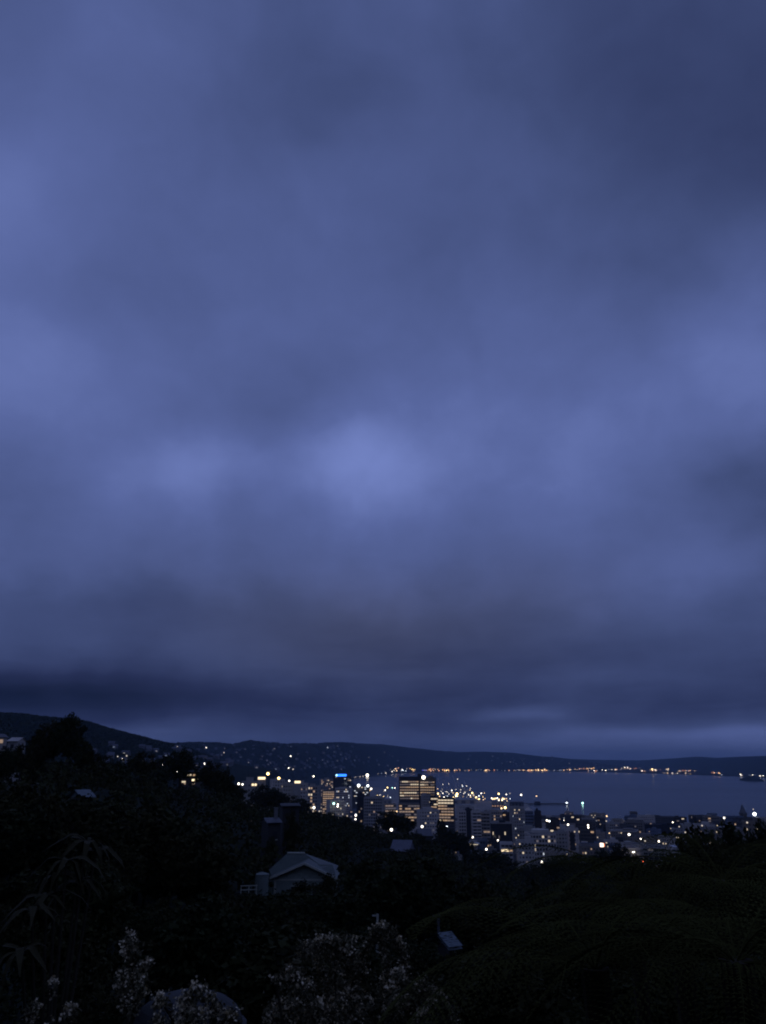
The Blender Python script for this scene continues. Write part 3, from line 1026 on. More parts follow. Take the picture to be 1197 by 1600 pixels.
def shed(name, label, u0, u1, vtop, r, d, wallmat, roofmat, pitch=.18, cat='shed', rot=0.0):
    uc = (u0 + u1) / 2
    az = AZ(uc)
    w = (u1 - u0) / 1265 * r
    cx, cy_ = (r + d / 2) * math.sin(az), (r + d / 2) * math.cos(az)
    z0 = max(gz(cx, cy_), 1.5)
    H = max(3.5, P(uc, vtop, r).z - z0)
    e = H - d / 2 * pitch
    e = max(e, H * .6)
    t = thing(name, label, cat, (cx, cy_, z0), -az + rot)
    MB().box(-w / 2, w / 2, -d / 2, d / 2, -5, e).build('wall', wallmat, t)
    mb = MB()
    o = .5
    mb.add([(-w / 2 - o, -d / 2 - o, e), (w / 2 + o, -d / 2 - o, e), (w / 2 + o, 0, H), (-w / 2 - o, 0, H), (w / 2 + o, d / 2 + o, e), (-w / 2 - o, d / 2 + o, e)],
           [(0, 1, 2, 3), (3, 2, 4, 5), (0, 3, 5), (1, 4, 2), (5, 4, 1, 0)])
    mb.build('roof', roofmat, t)
    for k in range(4):
        x = -w / 2 + w * (k + .5) / 4
        MB().box(x - w * .06, x + w * .06, -d / 2 - .12, -d / 2 - .02, .2, e * .75).build('door', STEEL, t)
    return t


shed('wharf_shed', 'dark long wharf shed right of the warm lit quay', 794, 815, 1252, 1900, 24, wallm('black'), mat('roof_iron', (.10, .10, .11), .6, .25, .2))
shed('wharf_shed', 'tan wharf shed glowing under the warm quay lamps', 766, 785, 1252, 1820, 20, wallm('cream'), MATS['roof_iron'])
shed('ferry_hall', 'low ferry hall with a warm lit roof edge by the inner harbour', 856, 878, 1274, 1470, 22, wallm('cream'), MATS['roof_iron'])
o = shed('port_shed', 'pale roofed port shed left of the tallest tower', 583, 612, 1246, 1900, 40, wallm('cream'), mat('pale_iron', (.3, .3, .31), .6, .2, .2))
o = shed('port_shed', 'wide pale port shed behind the right hand office', 690, 742, 1247, 2000, 40, wallm('cream'), MATS['pale_iron'])
for o, key in ((bpy.data.objects['ferry_hall'], 'lit_warm'),):
    for k in range(6):
        pane(o, -11 + k * 4.4, -11.2, 4.0, 3.6, 1.6, key)
o = bpy.data.objects['wharf_shed.001']
for k in range(5):
    pane(o, -11 + k * 5.5, -10.2, 4.6, 2.0, 1.4, 'lit_orange')

# wharf spit out into the harbour, on piles, with two navigation lights
a0, a1 = P(806, 1257, 2050), P(888, 1256, 2080)
dv = (a1 - a0)
L = math.hypot(dv.x, dv.y)
t = thing('wharf', 'long dark wharf reaching out into the harbour', 'wharf', (a0.x, a0.y, 0), math.atan2(dv.y, dv.x))
MB().box(0, L, -9, 9, 1.6, 3.0).build('deck', mat('wharf_timber', (.05, .045, .04), .9, .3, .3), t)
for k in range(16):
    MB().tube([(4 + k * (L - 8) / 15, -8, -5), (4 + k * (L - 8) / 15, -8, 1.6)], [.5, .5], 6).build('pile', MATS['wharf_timber'], t)
lampat('white lamp at the outer end of the long dark wharf', 886, 1254.6, 'cool', 2075, 3.6, name='wharf_end_lamp', cat='wharf lamp')
shed('wharf_shed', 'small dark hut midway along the long wharf', 832, 841, 1252, 2055, 10, wallm('black'), MATS['roof_iron'])
# channel buoy
p = P(910.3, 1254.9, 2080)
t = thing('channel_buoy', 'lone green harbour light on a floating buoy', 'buoy', (p.x, p.y, 0))
MB().tube([(0, 0, -1), (0, 0, .3), (0, 0, 1.1)], [2.2, 2.2, 1.6], 12).build('float', STEEL, t)
MB().tube([(-.9, 0, 1), (0, 0, p.z - .5)], [.14, .1], 4).tube([(.9, 0, 1), (0, 0, p.z - .5)], [.14, .1], 4).tube([(0, .9, 1), (0, 0, p.z - .5)], [.14, .1], 4).build('cage', STEEL, t)
hd = link('lantern', lamp_head('green', 'globe'), t)
hd.location = (0, 0, p.z)
hd.scale = (2.3, 2.3, 2.3)

# slim harbour mast and dock crane with slanting jib
p = P(886, 1247, 1450)
z0 = gz(p.x, p.y)
t = thing('lattice_mast', 'thin dark mast rising before the water near the ferry hall', 'mast', (p.x, p.y, z0))
H = p.z - z0
for sx, sy in ((-1, -1), (1, -1), (1, 1), (-1, 1)):
    MB().tube([(sx * 1.6, sy * 1.6, 0), (sx * .5, sy * .5, H * .97)], [.22, .16], 4).build('leg', STEEL, t)
mb = MB()
for k in range(10):
    s0, s1 = 1.6 - 1.1 * k / 10, 1.6 - 1.1 * (k + 1) / 10
    mb.tube([(-s0, -s0, H * k / 10), (s1, -s1, H * (k + 1) / 10)], [.12, .12], 4).tube([(s0, -s0, H * k / 10), (-s1, -s1, H * (k + 1) / 10)], [.12, .12], 4)
kind(mb.build('bracing', STEEL, t), 'stuff')
MB().tube([(0, 0, H * .97), (0, 0, H)], [.2, .05], 5).build('tip', STEEL, t)
p = P(972, 1284, 1330)
z0 = gz(p.x, p.y)
t = thing('dock_crane', 'dock crane with a slanting jib on the waterfront', 'crane', (p.x, p.y, z0), -math.atan2(p.x, p.y))
H = p.z - z0
tip = P(961.5, 1273, 1330) - p
MB().box(-3, 3, -3, 3, 0, H * .6).box(-1.8, 1.8, -1.8, 1.8, H * .6, H + 1).build('tower', CRANEM, t)
MB().box(-2.6, 3.6, -2.2, 2.2, H, H + 3.4).build('cab', CRANEM, t)
MB().tube([(0, 0, H + 2), (-math.hypot(tip.x, tip.y), 0, H + tip.z)], [.9, .4], 4).build('jib', CRANEM, t)
MB().tube([(2, 0, H + 3.4), (1.5, 0, H + 8), (-math.hypot(tip.x, tip.y), 0, H + tip.z)], [.2, .2, .15], 4).build('stay', CRANEM, t)
# spired tower at right
p = P(1159, 1256, 1290)
z0 = gz(p.x, p.y)
H = p.z - z0
t = thing('spired_tower', 'dark pointed tower rising above the quay shed', 'tower', (p.x, p.y, z0), .3)
MB().box(-4.2, 4.2, -4.2, 4.2, -2, H * .50).build('shaft', wallm('dark'), t)
MB().box(-3.4, 3.4, -3.4, 3.4, H * .50 + .003, H * .66).box(-4.5, 4.5, -4.5, 4.5, H * .66, H * .68).build('belfry', wallm('dark'), t)
MB().add([(-3.6, -3.6, H * .68), (3.6, -3.6, H * .68), (3.6, 3.6, H * .68), (-3.6, 3.6, H * .68), (0, 0, H)],
         [(0, 1, 4), (1, 2, 4), (2, 3, 4), (3, 0, 4), (3, 2, 1, 0)]).build('spire', MATS['roof_iron'], t)
for s in (-1, 1):
    MB().box(s * 1.6 - .7, s * 1.6 + .7, -4.3, -4.15, H * .30, H * .42).build('louvre', GLASS, t)
# warm street sign and lit shop fronts
p = P(941, 1320.5, 700)
z0 = gz(p.x, p.y)
t = thing('street_sign', 'glowing warm white street sign with an orange edge at the tree line', 'sign', (p.x, p.y, z0), -AZ(941))
MB().tube([(-1.2, .2, 0), (-1.2, .2, p.z - z0)], [.15, .15], 5).tube([(1.2, .2, 0), (1.2, .2, p.z - z0)], [.15, .15], 5).build('post', STEEL, t)
MB().box(-1.7, .9, -.15, .15, p.z - z0 - 1.3, p.z - z0 + 1.5).build('sign_face', emit('sign_warm', (1, .78, .62), 3), t)
MB().box(.93, 1.8, -.15, .15, p.z - z0 - 1.1, p.z - z0 + 1.3).build('sign_edge', emit('sign_orange', (1, .3, .12), 1.5), t)
p = P(1027, 1332.5, 770)
z0 = gz(p.x, p.y)
t = thing('street_sign', 'small two line lit shop sign near the red lamp', 'sign', (p.x, p.y, z0), -AZ(1027))
MB().box(-.2, .2, 0, .3, 0, p.z - z0).build('post', STEEL, t)
MB().box(-2.4, 2.4, -.15, .1, p.z - z0 - .9, p.z - z0 - .1).build('sign_face', emit('sign_white', (1, .9, .72), 1.8), t)
MB().box(-1.0, 1.2, -.15, .1, p.z - z0 + .7, p.z - z0 + 1.5).build('sign_face', MATS['sign_white'], t)
p = P(741, 1318, 800)
z0 = gz(p.x, p.y)
t = thing('lit_canopy', 'white lit canopy curving at the foot of the pale striped tower', 'canopy', (p.x, p.y, z0), -AZ(741))
mb = MB()
for k in range(8):
    x0, x1 = -5 + k * 1.25, -5 + (k + 1) * 1.25
    za, zb = p.z - z0 + 1.2 * math.cos((x0 + 5) / 10 * 1.6), p.z - z0 + 1.2 * math.cos((x1 + 5) / 10 * 1.6)
    mb.add([(x0, -2, za), (x1, -2, zb), (x1, 2, zb + .6), (x0, 2, za + .6), (x0, -2, za - .3), (x1, -2, zb - .3), (x1, 2, zb + .3), (x0, 2, za + .3)],
           [(0, 1, 2, 3), (7, 6, 5, 4), (4, 5, 1, 0), (6, 7, 3, 2)])
mb.build('roof', mat('canopy_white', (.7, .7, .68), .5, .06, 1), t)
MB().box(-4.6, 3.6, -1.6, -1.4, p.z - z0 - .9, p.z - z0 - .5).build('light_strip', emit('strip_warm', (1, .85, .6), 1), t)
MB().tube([(-4, 0, 0), (-4, 0, p.z - z0 + .8)], [.2, .2], 5).tube([(4, 0, 0), (4, 0, p.z - z0 - .1)], [.2, .2], 5).build('posts', STEEL, t)

# ------------------------------------------------------------------ far shore lights and hillside houses
g = random.Random(21)


def shore(u, v, color, px, lab, grp):
    rr0 = float(np.interp(AZ(u), FAR_A, FAR_R)) + g.uniform(20, 160)
    p = P(u, v, rr0)
    z0 = gz(p.x, p.y)
    p.z = max(p.z, z0 + 5)
    word = {'white': 'white', 'cool': 'white', 'warm': 'amber', 'amber': 'amber', 'yellow': 'amber', 'orange': 'orange', 'violet': 'violet', 'dim': 'faint white', 'dimcool': 'faint white'}[color]
    lab = 'tiny %s lamp in the string of lights along the far shore' % word
    lamp(lab, p, color, px / 2 / 1265 * rr0, 'globe', 'shore_lamp', 'shore lamp', grp)


L1 = 'tiny lamp in the string of lights along the far shore'
segs = [(552, 575, 1214.5, 1211.5, 8, ['white', 'dim'], 1.6), (585, 622, 1209.5, 1208.5, 10, ['dim', 'dimcool', 'white'], 1.4), (616, 624, 1208.5, 1208.3, 4, ['warm', 'orange'], 2.2),
        (626, 640, 1209, 1208.6, 5, ['white', 'cool'], 2.0), (640, 648, 1208.6, 1207.5, 7, ['yellow', 'amber'], 1.9), (658, 667, 1209, 1208.5, 6, ['violet'], 1.9), (667, 688, 1208, 1206.5, 18, ['warm', 'amber', 'orange'], 1.9),
        (691, 702, 1206.4, 1204.5, 12, ['amber', 'orange', 'yellow'], 2.0), (709, 720, 1205.3, 1203.5, 9, ['orange', 'amber'], 2.0), (721, 757, 1204.3, 1204.2, 12, ['dim', 'orange', 'dimcool'], 1.5),
        (757, 766, 1204.3, 1203.5, 7, ['orange', 'warm'], 1.9), (766, 818, 1204.3, 1203.5, 18, ['dim', 'warm', 'dimcool', 'orange'], 1.5), (818, 855, 1204, 1203, 26, ['orange', 'amber', 'warm'], 1.9),
        (855, 880, 1203.8, 1203.3, 10, ['dimcool', 'dim'], 1.5), (880, 930, 1203.3, 1200, 30, ['orange', 'amber', 'warm'], 1.8), (918, 930, 1205, 1204, 6, ['white', 'orange'], 1.8), (930, 1000, 1204.5, 1200, 26, ['white', 'orange', 'dim', 'warm'], 1.8),
        (969, 982, 1200, 1199, 6, ['white'], 1.8), (1000, 1045, 1205, 1202, 18, ['white', 'orange', 'dimcool', 'warm'], 1.7), (1056, 1088, 1205, 1204, 16, ['orange', 'warm', 'dim'], 1.7), (1035, 1080, 1208.4, 1208.8, 10, ['warm', 'white'], 1.5),
        (1108, 1128, 1206.5, 1209, 11, ['orange', 'warm'], 1.7), (1127, 1129, 1210.6, 1210.9, 1, ['white'], 2.6), (1155, 1160, 1210.5, 1211, 4, ['white'], 2.3), (1165, 1197, 1211, 1212, 8, ['dimcool', 'dim', 'white'], 1.7), (1019, 1020, 1201.5, 1202, 2, ['yellow'], 2.8)]
for (ua_, ub_, va, vb, n, cols, px) in segs:
    for k in range(n):
        q = g.random()
        shore(ua_ + (ub_ - ua_) * q, va + (vb - va) * q + g.uniform(-.9, .8), g.choice(cols + ['dim', 'dimcool']) if g.random() < .5 else g.choice(cols), px * g.uniform(.35, .9) * (1 if ua_ < 880 else .85), L1, 'far shore lamps')

HW = mat('house_weatherboard', (.15, .15, .15), .8, .2, .5)
HR = mat('house_roof_iron', (.10, .10, .11), .6, .3, .5)


def house_mesh(w, d, h, rh, lights):
    mb = MB()
    mb.box(-w / 2, w / 2, -d / 2, d / 2, -4, h, 0)
    o = .5
    mb.add([(-w / 2 - o, -d / 2 - o, h), (w / 2 + o, -d / 2 - o, h), (w / 2 + o, 0, h + rh), (-w / 2 - o, 0, h + rh), (w / 2 + o, d / 2 + o, h), (-w / 2 - o, d / 2 + o, h)],
           [(0, 1, 2, 3), (3, 2, 4, 5), (0, 3, 5), (1, 4, 2), (5, 4, 1, 0)], 1)
    for (x, z, ww, hh) in lights:
        mb.box(x - ww / 2, x + ww / 2, -d / 2 - .06, -d / 2 + .02, z - hh / 2, z + hh / 2, 2)
    return mb


HMESH = []
for i, c in enumerate(['dim', 'white', 'dimcool', None, None, None]):
    mb = house_mesh(g.uniform(9, 15), g.uniform(8, 11), g.uniform(4, 7), g.uniform(1.5, 3), [(g.uniform(-3, 3), 2.4, 3.6, 2.4)] if c else [])
    ms = [HW, HR]
    if c:
        ms.append(emit('window_' + c, LAMPS[c][0], {'dim': .13, 'white': .45, 'dimcool': .12}[c]))
    HMESH.append(mb.mesh('hillside_house', ms))
n_h = 0
clusters = [(280, 560, 1164, 1204, 130), (140, 285, 1160, 1195, 30), (800, 880, 1182, 1200, 24), (880, 1000, 1190, 1201, 24), (420, 640, 1175, 1202, 30), (720, 830, 1178, 1198, 14)]
for (u0, u1, v0, v1, n) in clusters:
    for k in range(n):
        u, v = g.uniform(u0, u1), v0 + (v1 - v0) * g.random() ** .8
        r = hit(u, v, 2, 700)
        if r is None or r < 900:
            continue
        p = P(u, v, r)
        o = link('hillside_house', HMESH[g.choices(range(6), [4, 1, 4, 5, 5, 5])[0]])
        o.location = (p.x, p.y, gz(p.x, p.y))
        o.rotation_euler = (0, 0, -math.atan2(p.x, p.y) + g.uniform(-.6, .6))
        s = 1.15 if r < 5000 else 1.6
        o.scale = (s, s, s)
        tag(o, 'tiny house on the dark wooded hill at the left' if u < 275 else 'tiny house on the dark suburban hill left of the bay' if u < 640 else 'tiny house on the hills beyond the far shore', 'house', 'houses on the far hills')
for (u, v, c, px, lab) in [(192, 1186, 'white', 2.6, 'brightest of four lamps on the left hill'), (205.5, 1189, 'white', 2.4, 'right hand lamp of four on the left hill'), (198, 1181, 'dim', 2.6, 'uppermost of four lamps on the left hill'),
                           (184, 1182, 'dim', 2.2, 'left hand lamp of four on the left hill'), (253.6, 1194.7, 'white', 2.2, 'single lamp between two dark trees on the left'), (276.4, 1205, 'white', 2.8, 'white lamp just left of the lit arches house'),
                           (320, 1193, 'white', 3.4, 'bright lamp between dark tree crowns left of the globe lamps'), (322, 1168.5, 'white', 2.0, 'lamp high on the suburban ridge'), (277, 1167, 'dim', 2.2, 'lamp on the ridge where the left hill ends'),
                           (454, 1183, 'white', 2.4, 'brightest lamp on the dark hill above the globe lamps'), (451, 1200, 'white', 2.0, 'lamp low on the dark hill above the slab block'), (458, 1202, 'dim', 2.6, 'dim lamp low on the dark hill right of its neighbour'),
                           (490, 1213, 'white', 2.6, 'lamp on the flat below the dark hill'), (350, 1176, 'dim', 2.0, 'faint lamp midway up the suburban hill'), (512, 1168, 'dimcool', 2.6, 'faint bluish lamp high near the ridge'),
                           (373, 1224.7, 'white', 3.6, 'left lamp beside the small apartment tower'), (379, 1225.6, 'white', 3.0, 'right lamp beside the small apartment tower'), (452, 1220, 'white', 2.8, 'lamp above the stepped grey block')]:
    lampat(lab, u, v, c, (hit(u, v, 9, 900) if v < 1210 and u not in (276.4, 320) else (300 if u < 330 else 480 if u < 385 else 740)), px)
for (u, v, ww, r, lab) in [(409, 1216, 11, 720, 'long warm lit window strip left of the yellow globe lamps'), (465, 1222, 9, 790, 'bright lit window strip above the pale slab block')]:
    p = P(u, v, r)
    z0 = gz(p.x, p.y)
    w2 = ww / 1265 * r
    t = thing('lit_pavilion', lab, 'pavilion', (p.x, p.y, z0), -AZ(u))
    MB().box(-w2 * .6, w2 * .6, .3, 7, -2, p.z - z0 + 1.6).build('wall', wallm('grey'), t)
    MB().box(-w2 * .7, w2 * .7, -.8, 7.6, p.z - z0 + 1.603, p.z - z0 + 2.0).build('roof', ROOFM, t)
    pane(t, 0, .2, p.z - z0, w2, 2.0, 'lit_bright')
# islet at the right
p = P(1176, 1214.5, 5000)
mb = MB()
N = 26
vs, fs = [(p.x, p.y, 24)], []
for k in range(1, 6):
    for j in range(N):
        a = 2 * math.pi * j / N
        rr1 = k / 5 * (1 + .15 * math.sin(3 * a + 1))
        vs.append((p.x + 48 * rr1 * math.cos(a), p.y + 130 * rr1 * math.sin(a), -1 + 24 * (1 - (k / 5) ** 1.6) + 2 * math.sin(5 * a + k)* (k < 5)))
for j in range(N):
    fs.append((0, 1 + j, 1 + (j + 1) % N))
    for k in range(4):
        fs.append((1 + k * N + j, 1 + (k + 1) * N + j, 1 + (k + 1) * N + (j + 1) % N, 1 + k * N + (j + 1) % N))
mb.add(vs, fs)
kind(mb.build('islet', MATS['hill_ground']), 'structure')

# ------------------------------------------------------------------ trees
BARK = mat('bark', (.05, .04, .032), .95, .4, 3)
LEAFS = [mat('leaf_dark', (.040, .042, .014), .7, .35, .8, spec=.05), mat('leaf_olive', (.046, .043, .016), .7, .35, .8, spec=.05), mat('leaf_deep', (.036, .042, .016), .7, .35, .8, spec=.05)]


def crown_points(g, lobes, n, shell=.55):
    """points gathered in twig clumps through the lobes (cx,cy,cz,rx,rz)"""
    w = np.array([l[3] * l[3] * l[4] for l in lobes])
    out = []
    for l, k in zip(lobes, (n * w / w.sum()).astype(int)):
        nc = max(6, k // 26)
        d = g.normal(size=(nc, 3))
        d /= np.linalg.norm(d, axis=1)[:, None]
        rad = (shell + (1 - shell) * g.random(nc)) ** .6
        cen = d * rad[:, None] * np.array([l[3], l[3], l[4]]) + np.array(l[:3])
        pts = cen[g.integers(0, nc, k)] + g.normal(size=(k, 3)) * np.array([l[3], l[3], l[4]]) * .13
        out.append(pts)
    return np.concatenate(out)


def tree_proto(seed, form):
    """meshes of a tree about 10 m tall: trunk with limbs, leafy crown"""
    g = np.random.default_rng(seed)
    lobes = []
    tr = MB()
    if form == 'round':
        lobes = [(0, 0, 7.0, 2.6, 2.6)] + [(g.uniform(-2.4, 2.4), g.uniform(-2.4, 2.4), g.uniform(4.6, 8.2), g.uniform(1.3, 2.1), g.uniform(1.1, 1.7)) for _ in range(8)]
    elif form == 'tall':
        lobes = [(g.uniform(-1, 1), g.uniform(-1, 1), z, 2.1 - .13 * abs(z - 5.5), 1.5) for z in (3.2, 4.6, 6.0, 7.3, 8.6)] + [(g.uniform(-1.9, 1.9), g.uniform(-1.9, 1.9), g.uniform(3, 8), 1.1, .9) for _ in range(5)]
    elif form == 'cone':
        lobes = [(g.uniform(-.3, .3), g.uniform(-.3, .3), z, 2.3 * (1 - (z - 1.5) / 9.5), 1.0) for z in np.linspace(1.8, 9.2, 8)]
    elif form == 'flat':
        lobes = [(g.uniform(-3.4, 3.4), g.uniform(-3.4, 3.4), g.uniform(6.6, 9.0), g.uniform(1.2, 2.0), g.uniform(.6, 1.0)) for _ in range(9)]
    top = 7.5 if form != 'flat' else 6.5
    tr.tube([(0, 0, -1.5), (.1, .05, 1.5), (.25, -.1, 4), (.1, .1, top)], [.34, .26, .19, .06], 7)
    for l in lobes[:7]:
        z = max(1.2, l[2] - 2.4)
        tr.tube([(.1, 0, z), (l[0] * .5, l[1] * .5, (z + l[2]) / 2 + .3), (l[0], l[1], l[2])], [.13, .09, .03], 5)
    pts = crown_points(g, lobes, 5200)
    me = quads_mesh('crown', leaf_quads(pts, .46, g, .65), LEAFS[seed % 3])
    return tr.mesh('trunk', BARK), me


PROTO = [tree_proto(1, 'round'), tree_proto(2, 'round'), tree_proto(3, 'tall'), tree_proto(4, 'cone'), tree_proto(5, 'flat'), tree_proto(6, 'round')]
PW = [3.6, 3.6, 2.6, 2.0, 4.4, 3.6]           # crown half widths of the prototypes
PT = [9.6, 9.6, 9.9, 9.9, 9.6, 9.6]


def tree(label, x, y, ztop, halfw, form, name='tree', group=None):
    z0 = gz(x, y)
    h = max(2.5, ztop - z0)
    t = thing(name, label, 'tree', (x, y, z0), rnd.uniform(0, 6.28), group)
    s = h / PT[form]
    sw = halfw / PW[form] if halfw else s * rnd.uniform(.85, 1.15)
    t.scale = (sw, sw, s)
    link('trunk', PROTO[form][0], t)
    link('crown', PROTO[form][1], t)
    return t


# trees whose outline shows: (u, v of the top, half width px, distance, form, label)
SIL = [
    (112, 1119, 24, 160, 1, 'tallest dark tree on the left, its rounded top against the sky'), (82, 1127, 22, 165, 0, 'dark tree just left of the tallest one, slightly lower'),
    (60, 1142, 18, 170, 2, 'dark tree stepping down left of the tall pair'), (38, 1163, 18, 160, 0, 'low dark tree right of the white hillside house'), (8, 1172, 22, 150, 1, 'low dark tree before the white hillside house'),
    (135, 1158, 16, 170, 5, 'dark tree at the right foot of the tallest one'), (158, 1178, 22, 190, 0, 'low dark crown left of the four hill lamps'), (182, 1192, 20, 190, 1, 'low dark crown under the four hill lamps'),
    (228, 1175, 24, 240, 0, 'rounded dark tree right of the four hill lamps'), (250, 1200, 18, 230, 1, 'low tree beneath the single lamp'), (283, 1174, 28, 270, 1, 'broad dark tree left of the lit arches house'),
    (333, 1189, 20, 230, 0, 'tall dark tree right of the lit arches house'), (352, 1203, 16, 235, 5, 'lower shoulder tree beside the tall dark tree'), (366, 1228, 16, 300, 2, 'dark tree left of the small apartment tower'),
    (412, 1226, 20, 420, 0, 'dark tree right of the small apartment tower'), (430, 1233, 20, 420, 1, 'dark crown below the left globe lamp'), (450, 1241, 22, 420, 0, 'dark crown below the stepped block'), (470, 1247, 18, 430, 5, 'dark crown below the slab block'),
    (490, 1268, 14, 430, 1, 'small dark crown under the white tree edge lamp'), (512, 1269, 18, 440, 0, 'dark crown left of the teal lit building foot'), (535, 1276, 20, 420, 1, 'dark crown below the teal lit building'), (557, 1284, 18, 420, 2, 'dark crown below the narrow black tower'),
    (578, 1291, 16, 420, 5, 'low crown left of the bright street lamp'), (607, 1266, 23, 430, 0, 'round dark tree standing out before the lit city'), (632, 1276, 18, 430, 1, 'right shoulder tree of the round dark tree'),
    (650, 1302, 18, 360, 5, 'low crown left of the pale shed roof'), (689, 1282, 9, 480, 2, 'narrow dark tree before the office strips'), (680, 1302, 18, 470, 0, 'low crown right of the pale shed roof'), (708, 1299, 18, 480, 1, 'dark crown below the right hand office'),
    (727, 1303, 14, 480, 0, 'dark crown below the pale striped tower'), (748, 1327, 20, 470, 5, 'low crown under the lit canopy'), (775, 1331, 18, 470, 1, 'low crown under the lit shop floor'), (800, 1344, 22, 460, 0, 'low crown before the white plinth block'),
    (832, 1350, 22, 450, 5, 'low crown before the rounded pale block'), (862, 1342, 16, 460, 1, 'dark crown right of the low tree line lamp'), (880, 1337, 12, 460, 2, 'small pointed crown before the recess tower'), (908, 1335, 20, 440, 0, 'dark crown before the shop row'),
    (938, 1329, 18, 420, 1, 'dark crown under the warm street sign'), (965, 1319, 24, 400, 0, 'big dark crown right of the warm street sign'), (990, 1338, 16, 400, 5, 'low dark crown left of the red lamp'), (1016, 1348, 18, 380, 1, 'low dark crown right of the red lamp'),
    (1045, 1334, 20, 360, 0, 'dark crown below the oval white roof'), (1084, 1299, 62, 62, 0, 'large soft dark tree before the quay'), (1126, 1299, 56, 66, 1, 'dark tree right of the large soft tree'), (1156, 1318, 48, 60, 5, 'low dark tree below the lit apartment block'),
    (1196, 1297, 40, 58, 1, 'dark tree rising at the right edge')]
prof_u, prof_v = [], []
for (u, v, hw, r, f, lab) in SIL:
    p = P(u, v, r)
    tree(lab, p.x, p.y, p.z, hw / 1265 * r * 1.1, f)
    prof_u.append(u)
    prof_v.append(v)
order = np.argsort(prof_u)
PU, PV = np.array(prof_u, float)[order], np.array(prof_v, float)[order]
for (u, v, hw, r, lab) in ((478, 1377, 30, 92, 'dark tree covering the lower front of the bungalow'), (512, 1366, 22, 96, 'dark tree at the right corner of the bungalow'), (447, 1392, 22, 90, 'low dark bush tree under the left end of the bungalow'), (640, 1326, 14, 270, 'dark tree covering the right of the lavender roof'), (612, 1326, 8, 272, 'dark tree covering the left of the lavender roof'), (424, 1308, 10, 140, 'dark tree before the tall grey villa'), (455, 1266, 12, 145, 'dark tree before the dim flat eaved house')):
    p = P(u, v, r)
    tree(lab, p.x, p.y, p.z, hw / 1265 * r * 1.1, 0)
# windows in the trees where houses show: (u0,u1,v_bottom_visible, r_house)
GAPS = [(372, 528, 1400, 104), (408, 474, 1316, 150), (126, 160, 1246, 118), (606, 642, 1330, 290), (652, 678, 1306, 380), (-10, 34, 1172, 225), (282, 318, 1224, 262), (580, 600, 1452, 44), (680, 716, 1480, 36), (712, 742, 1346, 500)]


def allowed_top(u, hw, r, v):
    """keep filler crowns under the tree line and off the sight lines to houses and lamps"""
    lim = np.interp(u, PU, PV) + 5
    lim = max(lim, np.interp(u - hw * .7, PU, PV) + 2, np.interp(u + hw * .7, PU, PV) + 2)
    for (a, b_, vb, rh) in GAPS:
        if r < rh and a - hw < u < b_ + hw:
            lim = max(lim, vb)
    for (a, b_, vb) in ((585, 617, 1302), (484, 504, 1272)):
        if a - hw < u < b_ + hw:
            lim = max(lim, vb)
    return max(lim, v)


def proj(p):
    d = Vector(p) - Vector((0, 0, ZC))
    fy = d.y * math.cos(PITCH) + d.z * math.sin(PITCH)
    uz = -d.y * math.sin(PITCH) + d.z * math.cos(PITCH)
    return CX + F_PX * d.x / fy, CY - F_PX * uz / fy


g = random.Random(3)
cand = []
r = 20.0
while r < 640:
    step = max(3.2, min(8.5, r * .05))
    n = int(R(66) * r / step)
    for k in range(n):
        a = R(-33) + R(66) * (k + g.random()) / n
        rr1 = r + g.uniform(-.4, .4) * step
        cand.append((a, rr1))
    r += step * (1.0 if r < 120 else 1.25)
WOOD = []
n_ind = 0
for (a, r) in cand:
    x, y = r * math.sin(a), r * math.cos(a)
    z0 = gz(x, y)
    h = g.uniform(4.5, 8.5) if r > 60 else g.uniform(2.0, 4.0)
    hw = h * .36
    u, v = proj((x, y, z0 + h))
    hwp = hw / r * 1265
    vmin = allowed_top(u, hwp, r, 1190)
    if v < vmin:
        d = vmin
        zt = P(u, d, r).z
        h = zt - z0
        if h < 1.2:
            continue
        hw = min(hw, max(1.0, h * .6))
    if any(abs(math.degrees(a) - math.degrees(AZ(uu))) < 1.6 + 60 / rh and abs(r - rh) < 9 for uu, rh in ((462, 110), (440, 152), (145, 120), (625, 293), (300, 265))):
        continue
    if not (-60 < u < 1260):
        continue
    if n_ind < 240 and (r < 110 or (r > 180 and g.random() < .06)):
        n_ind += 1
        tree('dark bushy tree merging into the black wood ' + ('at the left below the white hill house' if u < 380 else 'below the bungalow and the city' if u < 800 else 'at the right behind the ferns'), x, y, z0 + h, hw * g.uniform(1, 1.3), g.choice([0, 1, 5, 0, 1, 2]), group='trees of the dark slope')
    else:
        WOOD.append((x, y, z0, h, hw))
# the rest of the slope's wood reads as one black mass
gg = np.random.default_rng(9)
cen = []
siz = []
for (x, y, z0, h, hw) in WOOD:
    rr1 = math.hypot(x, y)
    n = 130 if rr1 < 300 else 80
    d = gg.normal(size=(n, 3))
    d /= np.linalg.norm(d, axis=1)[:, None]
    d *= (gg.random(n) ** .4)[:, None]
    lump = 1 + .25 * np.sin(d[:, 0] * 5 + x) * np.cos(d[:, 1] * 4 + y)
    c = np.array([x, y, z0 + h * .58]) + d * lump[:, None] * np.array([hw * 1.15, hw * 1.15, h * .44])
    cen.append(c)
    siz.append(np.full(n, .75 if rr1 < 300 else 1.1))
if cen:
    cen, siz = np.concatenate(cen), np.concatenate(siz)
    kind(link('wooded_slope', quads_mesh('wooded_slope', leaf_quads(cen, siz, gg, .7), LEAFS, gg.integers(0, 3, len(cen)))), 'stuff')
